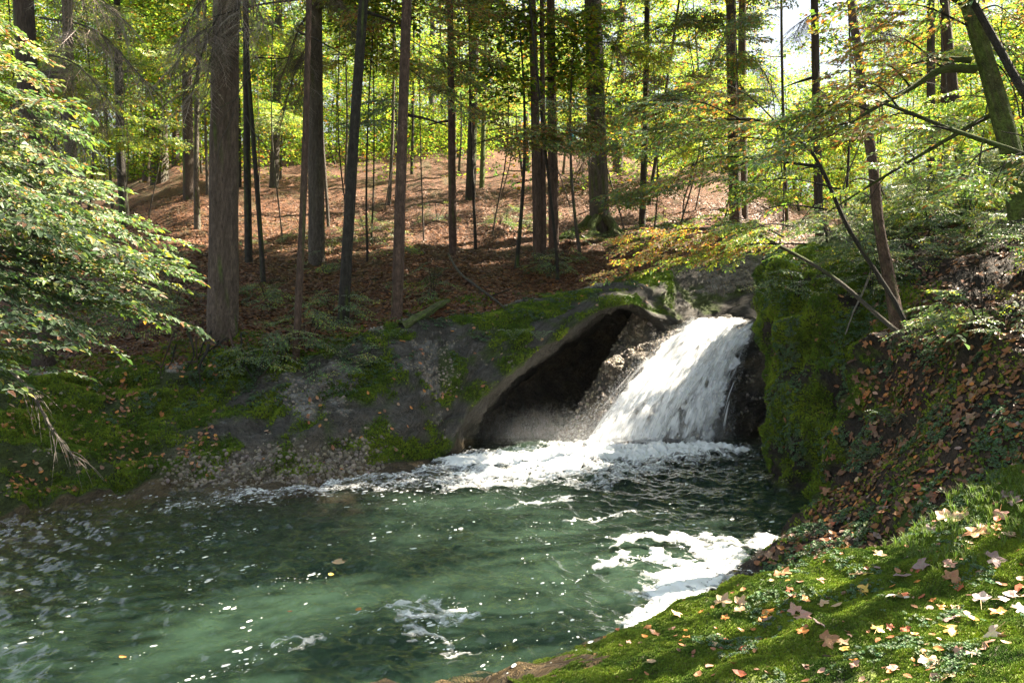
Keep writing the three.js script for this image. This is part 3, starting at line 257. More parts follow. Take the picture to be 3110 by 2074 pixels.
const BANK_SHRUBS = [[-4.82,2.4,-16.3,0.7,0.7,46,'leafy beech scrub behind the huge twin trunk'],[-3.5,1.72,-13.9,0.55,0.75,52,'yellowish small leaved shrub beside the thin reddish spruce'],[-3.3,2.1,-15.2,0.6,0.7,46,'pale leaved shrub below the stout grey spruce'],[-2.54,1.5,-13.85,0.45,0.4,30,'low shrub trailing over the grey rock face'],[-4.1,1.5,-13.3,0.5,0.45,34,'sparse shrub tangled with the hanging roots'],[-2.97,1.4,-13.5,0.5,0.35,30,'creeping shrub on the brow between rock patches'],[-3.9,4.1,-23.2,0.8,0.8,44,'leafy scrub in the middle of the brown slope'],[-6.2,2.0,-13.6,0.8,0.8,50,'dark shrub under the tips of the beech boughs'],[2.9,3.9,-20.9,0.7,0.6,36,'green bramble at the foot of the great buttressed spruce']];
const FERNS = [[-2.86,1.62,-13.6,0.8,'fern on the cliff brow below the leaning trunk'],[-2.09,1.8,-14.25,0.9,'fern at the foot of the spruce on the cliff lip'],[0.03,1.85,-14.45,0.7,'small fern on the mossy arch of the cave'],[0.49,1.85,-14.35,0.6,'second fern further along the cave arch'],[4.2,2.45,-13.1,0.9,'fern hanging from the top of the mossy wall'],[4.38,1.1,-9.4,0.7,'bright fern on the leafy slope'],[4.09,0.7,-9.4,0.6,'fern low on the leafy slope near the water'],[-1.77,3.03,-19,0.9,'fern alone in the brown leaves of the slope']];
const SEEDLING = [[4.64,1.6,-8.79],[4.6,1.85,-8.7],[4.66,2.15,-8.65],[4.5,2.4,-8.6],[4.42,2.6,-8.55]];
const FALLEN = [[-1.62,3.72,-21.0],[-1.2,3.2,-18.7],[-0.72,2.85,-16.6],[-0.42,2.64,-16.0],[-0.13,2.42,-15.5]];
const STICK = [[5.3,2.98,-12.2],[4.95,2.62,-11.7],[4.72,2.4,-11.4],[4.6,2.1,-11.35]];
const LOG = [[-1.95,2.1,-14.5],[-1.6,2.3,-14.9],[-1.35,2.48,-15.5],[-1.2,2.55,-16.2]];
const STUMP = [-3.29,11.45,-52.1], SIGN = [0.07,12.6,-56.4], PERSON = [3.97,12.37,-55.6];
const BROOM = [[-4.65, 1.94, -7.6], [-4.46, 1.73, -7.6], [-4.31, 1.45, -7.6], [-4.15, 1.21, -7.6], [-3.97, 1.02, -7.6]];

// ------------------------------------------------------------------ ground materials
const groundMat = new THREE.MeshStandardMaterial({ vertexColors: true, map: rep(rockGrain, 0.8), bumpMap: rep(rockBump, 1.1), bumpScale: 0.035, roughness: 0.92 });
const wetMat = new THREE.MeshStandardMaterial({ vertexColors: true, map: rep(rockGrain, 1.1), bumpMap: rep(rockBump, 1.5), bumpScale: 0.04, roughness: 0.55 });
const litterMat = new THREE.MeshStandardMaterial({ vertexColors: true, map: rep(litterTex, 0.42), bumpMap: rep(rockBump, 1.3), bumpScale: 0.03, roughness: 0.9 });
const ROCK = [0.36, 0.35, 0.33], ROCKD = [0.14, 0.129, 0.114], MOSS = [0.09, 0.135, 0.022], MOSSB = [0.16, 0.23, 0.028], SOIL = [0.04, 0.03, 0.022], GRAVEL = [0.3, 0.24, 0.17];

// ------------------------------------------------------------------ hillside with the mossy bank, the cliff and the arch of the cave
function rockiness(u, v) { return v < 6.2 ? sm(3.6, 5, u) * sm(1.6, 2.4, v) * (1 - sm(5.6, 6.2, v)) : 0; }
const ledges = (p) => { const k = p.y * 4.6 - p.x * 2.0 + 1.6 * fbm(p.x * 0.5, p.y * 0.6, p.z * 0.5, 2); const w = Math.abs(((k % 2) + 2) % 2 - 1); return Math.min(w * 2.4, 1) - 0.75; };
function hillDisp(p, u, v) {
  const r = rockiness(u, v);
  const slab = sm(6.2, 7.4, u);
  let d = r * (mix(0.2, 0.13, slab) * fbm(p.x * 0.7, p.y * 0.8, p.z * 0.7, 5 - 2 * slab) + mix(0.075, 0.05, slab) * ledges(p) + mix(0.06, 0.035, slab) * fbm(p.x * 3 + p.y * 3, p.y * 8 - p.x * 4, p.z * 4, 4));
  d += (1 - r) * (v > 5.5 ? 0.3 * fbm(p.x * 0.35, 3, p.z * 0.35, 4) + 0.06 * fbm(p.x * 2.2, 1, p.z * 2.2, 3) : 0.22 * fbm(p.x * 1.1, p.y, p.z * 1.1, 4) + 0.05 * fbm(p.x * 5, p.y * 5, p.z * 5, 3));
  return d;
}
function bareRock(p, u, v) { // grey bare patches on the cliff
  const n = fbm(p.x * 1.1, p.y * 1.5, p.z * 1.1, 4);
  const a = Math.exp(-(((u - 6.1) / 0.75) ** 2) - (((v - 4.6) / 0.8) ** 2)), b = Math.exp(-(((u - 8.6) / 0.75) ** 2) - (((v - 4.4) / 1.1) ** 2)), c = Math.exp(-(((u - 16.3) / 0.9) ** 2) - (((v - 4.4) / 1.0) ** 2));
  const k = fbm(p.x * 3 + p.y * 4, p.y * 9 - p.x * 5, p.z * 3, 3);
  return sm(0.38, 0.75, a + b * 1.05 + c * 1.3 + n * 0.9 + k * 0.55);
}
function hillCol(p, u, v, n) {
  const f = fbm(p.x * 0.9, p.y * 0.9, p.z * 0.9, 4), g = fbm(p.x * 3.1, p.y * 3.1, p.z * 3.1, 3);
  if (v > 6.0 + 0.5 * f) { // forest floor: soil, moss cushions, litter
    const mossy = sm(0.18, 0.34, f + 0.3 * g + (p.x < -3 ? 0.1 : -0.04)) * 0.95;
    return mix3([0.54, 0.49, 0.44], [0.28, 0.46, 0.17], mossy * 0.85);
  }
  const r = rockiness(u, v);
  let c = mix3(SOIL, MOSS, sm(-0.25, 0.12, f + 0.3 * g));
  if (u < 4.5 && v > 2.1) c = mix3(mix3(c, MOSS, 0.7), MOSSB, 0.45 * sm(0.1, 0.3, f + 0.3 * g));
  const bare = bareRock(p, u, v);
  c = mix3(c, mix3(ROCKD, MOSS, sm(-0.22, 0.16, f + 0.15 * g)), r * mix(0.75, 0.95, sm(6.2, 7.4, u)));
  c = mix3(c, mix3(ROCK, [0.16, 0.15, 0.135], sm(-0.15, 0.3, fbm(p.x * 2 + p.y * 3, p.y * 7 - p.x * 4, p.z * 2, 3))), bare * r);
  if (u > 9.4 && v < 2) c = ROCKD;
  if (u > 8.8 && u < 14.6 && v > 2 && v < 6.2) c = mix3(c, MOSS, 0.9 * sm(2.05, 2.5, v + 0.5 * g) * sm(-0.25, 0.1, f + 0.3 * g));
  const pebbly = sm(3.6, 4.3, u) * (1 - sm(6.8, 7.5, u)) * (1 - sm(2.7, 3.3, v + 0.6 * f));
  c = mix3(c, GRAVEL, pebbly * 0.5);
  if (v < 2.1 && u < 9.4) c = mix3([0.2, 0.15, 0.08], [0.11, 0.08, 0.05], clamp(0.5 + f));
  return c;
}
const hillGeo = loft(HILL, 16, (j) => (j < 7 ? 18 : j < 9 ? 16 : 10), hillDisp, hillCol);
const litterFrom = 6;   // rows above this are forest floor
// two sheets of the same hillside: bank and cliff below, litter floor above
function cutRows(geo, keep) {
  const g = geo.clone(), par = geo.userData.par, ix = geo.index, out = [];
  for (let t = 0; t < ix.count; t += 3) { const i = ix.getX(t); if (keep(par[i * 2], par[i * 2 + 1])) out.push(ix.getX(t), ix.getX(t + 1), ix.getX(t + 2)); }
  g.setIndex(out); g.userData.par = par; return g;
}
const cliffGeo = cutRows(hillGeo, (u, v) => v < 6), floorGeo = cutRows(hillGeo, (u, v) => v >= 6);
structure('rock_bank', cliffGeo, groundMat, 'mossy bank and conglomerate cliff with a cave arch beside the pool');
structure('forest_floor', floorGeo, litterMat, 'brown leaf covered forest hillside above the gorge');

// cave walls behind the arch
{
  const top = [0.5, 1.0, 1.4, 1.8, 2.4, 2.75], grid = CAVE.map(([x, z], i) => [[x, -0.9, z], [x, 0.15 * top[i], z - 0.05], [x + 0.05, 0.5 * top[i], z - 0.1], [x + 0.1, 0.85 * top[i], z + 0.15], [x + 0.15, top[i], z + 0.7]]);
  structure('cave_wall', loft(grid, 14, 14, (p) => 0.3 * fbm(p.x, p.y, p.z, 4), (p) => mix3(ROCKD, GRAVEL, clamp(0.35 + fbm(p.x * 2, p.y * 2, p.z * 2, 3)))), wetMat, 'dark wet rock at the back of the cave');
}
// rock under and beside the waterfall
const fallRockGeo = loft(FALLROCK[0].map((_, i) => FALLROCK.map((r) => r[i])), 18, 18,
  (p, u, v) => -(0.22 * fbm(p.x * 1.3, p.y * 1.3, p.z * 1.3, 4) + 0.06 * fbm(p.x * 6, p.y * 6, p.z * 6, 3)),
  (p) => mix3(GRAVEL, ROCKD, clamp(0.5 + 1.3 * fbm(p.x * 1.5, p.y * 1.5, p.z * 1.5, 4))));
structure('fall_rock', fallRockGeo, wetMat, 'wet pebbly rock that the waterfall slides over');

// ------------------------------------------------------------------ bank on the other side: mossy wall, leafy slope
function rightDisp(p, u, v) {
  const wall = (1 - sm(3.2, 4.2, u)) * (1 - sm(5, 6, v));
  return wall * (0.4 * fbm(p.x * 0.9, p.y * 1.0, p.z * 0.9, 4) + 0.05 * fbm(p.x * 5, p.y * 4, p.z * 5, 3)) + (1 - wall) * (0.2 * fbm(p.x * 0.9, 2, p.z * 0.9, 4) + 0.04 * fbm(p.x * 5, p.y * 5, p.z * 5, 3));
}
function rightCol(p, u, v) {
  const f = fbm(p.x * 0.9, p.y * 0.9, p.z * 0.9 + 7, 4), g = fbm(p.x * 3.3, p.y * 3.3, p.z * 3.3, 3);
  const wall = 1 - sm(2.6, 3.8, u + 0.12 * v * (v > 4 ? 1 : 0));
  let c = mix3(SOIL, [0.12, 0.07, 0.045], clamp(0.4 + f));
  const mossy = sm(-0.1, 0.15, f + 0.35 * g + wall * 0.32 - (u > 3.4 ? 0.32 : 0));
  c = mix3(c, mix3(MOSS, MOSSB, 0.4 * sm(0, 0.4, g)), mossy);
  if (u > 5.6 && p.y < 0.1) c = mix3([0.3, 0.2, 0.085], [0.12, 0.08, 0.04], clamp(0.5 + 1.2 * f + 1.4 * g));
  return c;
}
const rightGeo = loft(RIGHT, 22, (j) => (j < 7 ? 18 : 8), rightDisp, rightCol, true);
structure('leafy_bank', rightGeo, groundMat, 'steep bank with a mossy rock wall and a slope of fallen leaves');

// moss mound
function moundDisp(p) { return 0.1 * fbm(p.x * 1.2, 1, p.z * 1.2, 4) + 0.05 * Math.abs(fbm(p.x * 3, 2, p.z * 3, 3)) + 0.016 * fbm(p.x * 11, p.y * 11, p.z * 11, 3); }
const moundGeo = loft(MOUND[0].map((_, i) => MOUND.map((r) => r[i])), 34, 26, moundDisp, (p, u, v) => {
  const f = fbm(p.x * 1.3, p.y, p.z * 1.3, 4), g = fbm(p.x * 6, p.y * 6, p.z * 6, 3);
  let c = mix3([0.13, 0.19, 0.022], [0.26, 0.34, 0.035], clamp(0.5 + 0.9 * f + 0.5 * g));
  c = mix3(c, [0.09, 0.075, 0.06], sm(0.3, 0.42, -f + 0.4 * g) * 0.7);
  if (v < 1.6) c = mix3([0.09, 0.07, 0.055], c, sm(1.2, 1.6, v + 0.3 * f));
  if (v > 4.1 && u < 3) c = mix3(c, [0.1, 0.085, 0.07], sm(4.3, 4.8, v + 0.4 * f - 0.1 * u));
  return c;
});
structure('moss_mound', moundGeo, groundMat, 'bright green mossy mound at the edge of the pool');

// far ground beneath everything, to the horizon
{
  const g = new THREE.PlaneGeometry(1600, 1600, 8, 8); g.rotateX(-Math.PI / 2); g.translate(0, -1.6, -200);
  structure('terrain', g, new THREE.MeshStandardMaterial({ color: new THREE.Color().setRGB(0.06, 0.055, 0.03), roughness: 1 }), 'wooded ground reaching to the horizon');
}

// ------------------------------------------------------------------ pool: bed, turbid water, surface
const POOL = { x0: -9, x1: 6, z0: -15.6, z1: -3 };
const foot = V(2.5, 0, -14.4);
function wave(x, z) {
  const d = Math.hypot(x - foot.x, z - foot.z), near = Math.exp(-d / 3.2);
  // current runs from the fall towards the lower end of the pool
  const a = x * 0.72 - z * 0.69, b = x * 0.69 + z * 0.72;
  let h = (0.03 + 0.05 * near) * n2(a * 0.9 + 4, b * 0.55) + (0.019 + 0.03 * near) * n2(a * 2.1, b * 1.35 + 9) + (0.015 + 0.022 * near) * n2(a * 4.4, b * 2.9) + (0.008 + 0.008 * near) * n2(a * 8.5, b * 7.2) + 0.0036 * n2(a * 17, b * 14) + 0.0013 * n2(a * 34, b * 26);
  return h;
}
{
  const W = 620, H = 520, g = new THREE.PlaneGeometry(1, 1, W, H), p = g.attributes.position;
  for (let k = 0; k < p.count; k++) { const x = mix(POOL.x0, POOL.x1, p.getX(k) + 0.5), z = mix(POOL.z0, POOL.z1, 0.5 - p.getY(k)); p.setXYZ(k, x, wave(x, z), z); }
  g.computeVertexNormals();
  const m = structure('water', g, new THREE.MeshPhysicalMaterial({ color: 0xffffff, roughness: 0.04, transmission: 1, thickness: 0, ior: 1.33, side: THREE.DoubleSide }), 'rippled green pool below the waterfall');
  // suspended silt: thin turbid layers below the surface, so that deep water reads green and shallow water shows its bed
  const layers = [[-0.07, 0.26], [-0.17, 0.34], [-0.3, 0.45], [-0.48, 0.6], [-0.7, 0.9]];
  layers.forEach(([y, o], k) => {
    const s = new THREE.PlaneGeometry(15, 12.6, 60, 50); s.rotateX(-Math.PI / 2); s.translate(-1.5, y, -9.3);
    const q = s.attributes.position; for (let i = 0; i < q.count; i++) q.setY(i, y + 0.03 * n2(q.getX(i) * 0.7 + k * 9, q.getZ(i) * 0.7));
    s.computeVertexNormals();
    part('silt_layer', s, new THREE.MeshStandardMaterial({ color: new THREE.Color().setRGB(0.018, 0.056, 0.03), roughness: 1, transparent: true, opacity: o, side: THREE.DoubleSide }), m);
  });
  const bed = new THREE.PlaneGeometry(17, 14, 120, 100); bed.rotateX(-Math.PI / 2); bed.translate(-1.5, 0, -9.3);
  const q = bed.attributes.position; for (let i = 0; i < q.count; i++) { const x = q.getX(i), z = q.getZ(i); q.setY(i, -1.0 + 0.25 * n2(x * 0.5, z * 0.5) + 0.08 * n2(x * 2, z * 2)); }
  bed.computeVertexNormals();
  structure('pool_bed', bed, new THREE.MeshStandardMaterial({ color: new THREE.Color().setRGB(0.16, 0.13, 0.06), roughness: 0.95 }), 'brown silty bed of the pool');
}

// ------------------------------------------------------------------ foam: outlined where the field is positive
function segDist(x, z, l) { let best = 1e9; for (let i = 0; i + 1 < l.length; i++) { const [ax, az, aw] = l[i], [bx, bz, bw] = l[i + 1], dx = bx - ax, dz = bz - az, t = clamp(((x - ax) * dx + (z - az) * dz) / (dx * dx + dz * dz)); best = Math.min(best, Math.hypot(x - ax - dx * t, z - az - dz * t) / mix(aw, bw, t)); } return best; }
function foamField(x, z) {
  const wx = x + 0.16 * n2(x * 2.2, z * 2.2) + 0.05 * n2(x * 7, z * 7), wz = z + 0.16 * n2(x * 2.2 + 30, z * 2.2) + 0.05 * n2(x * 7 + 9, z * 7);
  let f = -1;
  const a = wx * 0.72 - wz * 0.69, b = wx * 0.69 + wz * 0.72;
  for (const [l, thick] of FOAM_PATHS) {
    const d = segDist(wx, wz, l); if (d > 1.9) continue;
    // broken lace towards the rim, solid in the middle
    const lace = 0.5 * n2(a * 2.6, b * 6) + 0.42 * n2(a * 6, b * 13) + 0.32 * n2(a * 14, b * 27) + 0.22 * n2(a * 30, b * 44);
    f = Math.max(f, (1 - d) * thick + lace * (thick < 1 ? 1 : 1.05) - (thick < 1 ? 0.25 + (0.8 - thick) * 0.75 : 0));
  }
  return f;
}
{
  const S = 0.018, x0 = -6.8, z0 = -15.2, nx = Math.round(11.2 / S), nz = Math.round(10 / S), F = new Float32Array((nx + 1) * (nz + 1)), white = [0.82, 0.84, 0.85];
  for (let i = 0; i <= nx; i++) for (let j = 0; j <= nz; j++) F[i * (nz + 1) + j] = foamField(x0 + i * S, z0 + j * S);
  const foam = new THREE.Group(); foam.name = 'foam'; foam.userData.kind = 'stuff'; foam.userData.label = 'white foam drifting on the pool'; scene.add(foam);
  // froth of three thicknesses: a thin veil of bubbles, a milky film and the solid white head
  for (const [name, level, opacity, lift] of [['bubble_veil', -0.45, 0.17, 0.002], ['thin_foam', -0.15, 0.3, 0.004], ['milky_foam', 0.15, 0.5, 0.006], ['thick_foam', 0.45, 0.97, 0.008]]) {
    const s = new Soup(), ids = new Map();
    const h = (x, z, f) => wave(x, z) + lift + (level > 0.3 ? 0.035 * Math.sqrt(clamp(f, 0, 1)) * (0.3 + Math.exp(-Math.hypot(x - foot.x, z - foot.z) / 1.7) * 2.2) * (0.8 + 0.6 * n2(x * 6, z * 6)) : 0);
    const vert = (x, z, f) => { const key = Math.round(x * 2000) * 100003 + Math.round(z * 2000); let k = ids.get(key); if (k === undefined) { k = s.v(x, h(x, z, f), z, white); ids.set(key, k); } return k; };
    for (let i = 0; i < nx; i++) for (let j = 0; j < nz; j++) {
      const c = [[i, j], [i, j + 1], [i + 1, j + 1], [i + 1, j]].map(([p, q]) => [x0 + p * S, z0 + q * S, F[p * (nz + 1) + q] - level]);
      if (c[0][2] <= 0 && c[1][2] <= 0 && c[2][2] <= 0 && c[3][2] <= 0) continue;
      const poly = [];
      for (let k = 0; k < 4; k++) {
        const A = c[k], B = c[(k + 1) % 4];
        if (A[2] > 0) poly.push(vert(A[0], A[1], A[2]));
        if ((A[2] > 0) !== (B[2] > 0)) { const t = A[2] / (A[2] - B[2]); poly.push(vert(mix(A[0], B[0], t), mix(A[1], B[1], t), 0)); }
      }
      for (let k = 1; k + 1 < poly.length; k++) s.t(poly[0], poly[k], poly[k + 1]);
    }
    part(name, s.geo(true), new THREE.MeshStandardMaterial({ vertexColors: true, roughness: 0.75, transparent: opacity < 0.9, opacity: opacity < 0.9 ? opacity : 1, side: THREE.DoubleSide }), foam).userData.kind = 'stuff';
  }
}
// foam flecks and bubbles
{
  const g = new THREE.SphereGeometry(1, 8, 4, 0, Math.PI * 2, 0, Math.PI / 2), r = rng(201), items = [];
  let tries = 0;
  while (items.length < 4800 && tries++ < 400000) {
    const x = rr(-7, 4.2, r), z = rr(-14.4, -4.6, r), a = x * 0.72 - z * 0.69, b = x * 0.69 + z * 0.72;
    const streak = n2(a * 0.45 + 3, b * 1.5) * 0.7 + 0.5 * n2(a * 1.4, b * 3.6);
    let d = sm(0.15, 0.95, streak) * 0.8;
    for (const [l, thick] of FOAM_PATHS) { const e = segDist(x, z, l); if (e < 2.6) d = Math.max(d, 0.9 * (1 - e / 2.6)); }
    if (r() > d) continue;
    const s = 0.003 + 0.016 * r() ** 4.5, y = wave(x, z);
    items.push({ m: place(V(x, y, z), frame(UPV, Math.atan2(0.69, 0.72) + rr(-0.4, 0.4, r)), V(s * rr(0.9, 2.8, r), s * 0.4, s)) });
  }
  instanced('foam_flecks', g, new THREE.MeshStandardMaterial({ color: new THREE.Color().setRGB(0.8, 0.82, 0.83), roughness: 0.6 }), items).userData.label = 'small white foam flecks and bubbles on the pool';
}

// ------------------------------------------------------------------ waterfall
{
  const fall = thing('waterfall', 'white waterfall sliding over the rock step into the pool', 'waterfall', [0, 0, 0]);
  const out = V(-0.12, 0.5, 0.86).normalize();
  const sheet = (k, lift, alphaFn, bulge, wide) => {
    const NU = 70, NV = 90, s = new THREE.PlaneGeometry(1, 1, NU, NV), p = s.attributes.position, n = FALL_L.length - 1, o = [0, 0, 0], q = [0, 0, 0];
    for (let i = 0; i < p.count; i++) {
      const u = mix(-wide, 1 + wide, p.getX(i) + 0.5), v = 0.5 - p.getY(i);
      surf([FALL_L, FALL_R], 0, v * n, o); surf([FALL_L, FALL_R], 1, v * n, q);
      const x = mix(o[0], q[0], u), y = mix(o[1], q[1], u), z = mix(o[2], q[2], u);
      const strand = 0.5 * n3(u * 9 + k * 7, v * 1.6, k) + 0.35 * n3(u * 24, v * 3.2, k * 3 + 1) + 0.22 * n3(u * 50, v * 7, k + 9);
      const d = lift + bulge * Math.sin(Math.PI * clamp(u)) * sm(0, 0.25, v) + 0.022 * strand * sm(0.02, 0.3, v) + 0.04 * n3(u * 3, v * 5, k + 20) * sm(0.1, 0.4, v);
      p.setXYZ(i, x + out.x * d, y + out.y * d, z + out.z * d);
    }
    s.computeVertexNormals();
    const a = dataTex(512, 512, (u, v) => { const x = alphaFn(mix(-wide, 1 + wide, u), 1 - v); return [x, x, x]; });
    a.wrapS = a.wrapT = THREE.ClampToEdgeWrapping;
    part('water_sheet', s, new THREE.MeshPhysicalMaterial({ color: new THREE.Color().setRGB(0.88, 0.89, 0.9), roughness: 0.7, alphaMap: a, transparent: true, side: THREE.DoubleSide }), fall);
  };
  const edge = (u, v, k, soft) => sm(0, soft, u + 0.045 * n3(v * 7, k, 2) + 0.02 * n3(v * 26, k, 3) - 0.02) * sm(0, soft, 1 - u + 0.05 * n3(v * 7, k, 5) + 0.02 * n3(v * 26, k, 6) - 0.02);
  const streaks = (u, v, k, f) => 0.55 + 0.42 * n3(u * f, v * 4.2, k) + 0.34 * n3(u * f * 2.2, v * 8, k + 4) + 0.24 * n3(u * f * 5, v * 15, k + 8);
  // a smooth brown tongue of clear water near the lip on the wall side
  const tongue = (u, v) => Math.exp(-(((u - 0.86 + v * 0.55) / 0.11) ** 2)) * (1 - sm(0.16, 0.28, v));
  const pale = (u, v) => 0.42 * Math.exp(-(((u - 0.3) / 0.1) ** 2 + ((v - 0.45) / 0.12) ** 2)) + 0.6 * sm(0.84, 1, u) * sm(0.4, 0.75, v);
  sheet(0, 0.06, (u, v) => edge(u, v, 1, 0.04) * clamp(1.4 - 1.3 * tongue(u, v) - pale(u, v) * clamp(1.5 - 1.2 * streaks(u, v, 3, 9))), 0.1, 0.05);
  sheet(1, 0.12, (u, v) => edge(u, v, 2, 0.07) * sm(0.15, 0.75, streaks(u, v, 11, 6) + 0.1 - tongue(u, v) - 0.5 * pale(u, v)), 0.14, 0.06);
  sheet(2, 0.18, (u, v) => edge(u, v, 3, 0.1) * sm(0.3, 0.95, streaks(u, v, 21, 8) - tongue(u, v) - 0.6 * pale(u, v)), 0.16, 0.08);
  sheet(3, 0.25, (u, v) => sm(0.06, 0.4, v) * edge(u, v, 4, 0.14) * sm(0.45, 1.1, streaks(u, v, 31, 9)), 0.18, 0.1);
  sheet(4, 0.02, (u, v) => sm(0.2, 0.6, v) * sm(-0.16, 0.06, u) * (1 - sm(1.0, 1.2, u)) * sm(u > 0.95 ? 0.85 : 0.5, 1.15, streaks(u, v * 0.3, 41, 22)), 0.06, 0.24);
  // stream above the lip
  const st = loft([[[3.45, 2.06, -17.1], [3.9, 2.14, -18.4], [5.0, 2.25, -20]], [[4.3, 2.03, -17.15], [4.9, 2.1, -18.3], [6.4, 2.2, -19.6]], [[5.15, 2.03, -17.1], [5.9, 2.1, -18.0], [7.6, 2.2, -19.2]]], 20, 20, (p) => 0.05 * n3(p.x * 3, p.y, p.z * 3) + 0.02 * n3(p.x * 9, p.y, p.z * 9), () => [1, 1, 1]);
  part('upper_stream', st, new THREE.MeshPhysicalMaterial({ color: new THREE.Color().setRGB(0.16, 0.13, 0.06), roughness: 0.08, clearcoat: 0.5 }), fall);
  // spray: droplets thrown out at the foot and along the edges
  const r = rng(301), drops = [], lo = [0, 0, 0], hi = [0, 0, 0];
  for (let k = 0; k < 13000; k++) { // flung drops along the strands
    const v = rr(0.05, 1, r), u = r() < 0.45 ? 0.04 - 0.2 * r() ** 2 * (0.3 + v) : r() < 0.4 ? 0.97 + 0.2 * r() ** 2 * v : r();
    surf([FALL_L, FALL_R], 0, v * 6, lo); surf([FALL_L, FALL_R], 1, v * 6, hi);
    const d = 0.05 + 0.3 * r() * r();
    drops.push({ m: place(V(mix(lo[0], hi[0], u) + out.x * d, mix(lo[1], hi[1], u) + out.y * d, mix(lo[2], hi[2], u) + out.z * d), frame(UPV, r() * 6), V(1, rr(1, 6, r), 1).multiplyScalar(rr(0.0008, 0.002, r))) });
  }
  for (let k = 0; k < 110000; k++) { // fine mist drifting from the foot into the cave mouth
    const t = r(), g = () => r() + r() + r() - 1.5;
    drops.push({ m: place(V(mix(3.4, -0.2, t * t) + 0.55 * g(), Math.abs(0.32 * g()) * (1 + 1.6 * Math.exp(-t * 1.2)) + 0.05 + 0.25 * r() * r(), mix(-14.5, -14.3, t) + 0.5 * g()), q0, rr(0.0007, 0.0013, r)) });
  }
  instanced('spray', new THREE.IcosahedronGeometry(1, 0), new THREE.MeshStandardMaterial({ color: new THREE.Color().setRGB(0.85, 0.87, 0.9), roughness: 0.4 }), drops, fall);
}

// ------------------------------------------------------------------ leaves, sprays, bark
const leafMat = new THREE.MeshPhysicalMaterial({ vertexColors: true, roughness: 1, transmission: 0.5, thickness: 0, clearcoat: 0.6, clearcoatRoughness: 0.34, side: THREE.DoubleSide });
const farLeafMat = new THREE.MeshPhysicalMaterial({ vertexColors: true, roughness: 1, specularIntensity: 0, transmission: 0.62, thickness: 0, side: THREE.DoubleSide });
const coverMat = new THREE.MeshPhysicalMaterial({ vertexColors: true, roughness: 1, transmission: 0.35, thickness: 0, clearcoat: 0.1, clearcoatRoughness: 0.5, side: THREE.DoubleSide });
const needleMat = new THREE.MeshStandardMaterial({ vertexColors: true, roughness: 0.8, side: THREE.DoubleSide });
const dryMat = new THREE.MeshStandardMaterial({ vertexColors: true, roughness: 0.55, side: THREE.DoubleSide });
const barkMat = new THREE.MeshStandardMaterial({ vertexColors: true, map: rep(barkGrain, 2, 1.7), bumpMap: rep(barkGrain, 2, 1.7), bumpScale: 0.035, roughness: 0.95 });
const twigMat = new THREE.MeshStandardMaterial({ vertexColors: true, roughness: 0.9 });
// leaf colours (reflectance): summer green, turning, yellow, orange, brown
const GREENS = [[0.075, 0.16, 0.04], [0.095, 0.18, 0.04], [0.065, 0.135, 0.04], [0.12, 0.2, 0.04], [0.08, 0.165, 0.05]];
const YELLOWS = [[0.25, 0.36, 0.03], [0.32, 0.39, 0.03], [0.2, 0.34, 0.035], [0.38, 0.38, 0.035], [0.18, 0.32, 0.04]];
const ORANGES = [[0.34, 0.17, 0.025], [0.38, 0.22, 0.03], [0.3, 0.12, 0.025], [0.33, 0.24, 0.04], [0.24, 0.1, 0.035]];
const PAL = { // shares of green, yellow, orange
  green: [0.86, 0.1, 0.04], beech: [0.8, 0.13, 0.07], mixed: [0.38, 0.38, 0.24], yellow: [0.16, 0.72, 0.12], orange: [0.2, 0.36, 0.44], lime: [0.3, 0.66, 0.04], rust: [0.08, 0.27, 0.65],
};
function leafCol(pal, r) { const s = PAL[pal], x = r(), c = x < s[0] ? pick(GREENS, r) : x < s[0] + s[1] ? pick(YELLOWS, r) : pick(ORANGES, r), k = 0.8 + 0.4 * r(); return [c[0] * k, c[1] * k, c[2] * k]; }
function addLeaf(s, o, d, side, up, L, W, c, fine, r) {
  const fold = W * rr(0.05, 0.35, r), drop = L * rr(-0.05, 0.3, r);
  const at = (t, w, h) => s.v(o.x + d.x * L * t + side.x * w + up.x * h, o.y + d.y * L * t + side.y * w + up.y * h - drop * t * t, o.z + d.z * L * t + side.z * w + up.z * h, c);
  const b = at(0, 0, 0), t = at(1, 0, 0);
  if (fine) { const l1 = at(0.32, -W * 0.5, fold), l2 = at(0.72, -W * 0.33, fold * 0.7), r1 = at(0.32, W * 0.5, fold), r2 = at(0.72, W * 0.33, fold * 0.7); s.t(b, r1, r2); s.t(b, r2, t); s.t(b, t, l2); s.t(b, l2, l1); }
  else { const l = at(0.45, -W * 0.5, fold), q = at(0.45, W * 0.5, fold); s.t(b, q, t); s.t(b, t, l); }
}
function stick(s, a, b, ra, rb, c, k = 3) { // thin twig
  const d = V().subVectors(b, a).normalize(), x = V(0.3, 1, 0.2).cross(d).normalize(), y = V().crossVectors(d, x), A = [], B = [];
  for (let i = 0; i < k; i++) { const t = i / k * Math.PI * 2, cx = Math.cos(t), cy = Math.sin(t); A.push(s.v(a.x + (x.x * cx + y.x * cy) * ra, a.y + (x.y * cx + y.y * cy) * ra, a.z + (x.z * cx + y.z * cy) * ra, c)); B.push(s.v(b.x + (x.x * cx + y.x * cy) * rb, b.y + (x.y * cx + y.y * cy) * rb, b.z + (x.z * cx + y.z * cy) * rb, c)); }
  for (let i = 0; i < k; i++) { const j = (i + 1) % k; s.t(A[i], A[j], B[i]); s.t(A[j], B[j], B[i]); }
}
const TWIG = [0.07, 0.05, 0.035];
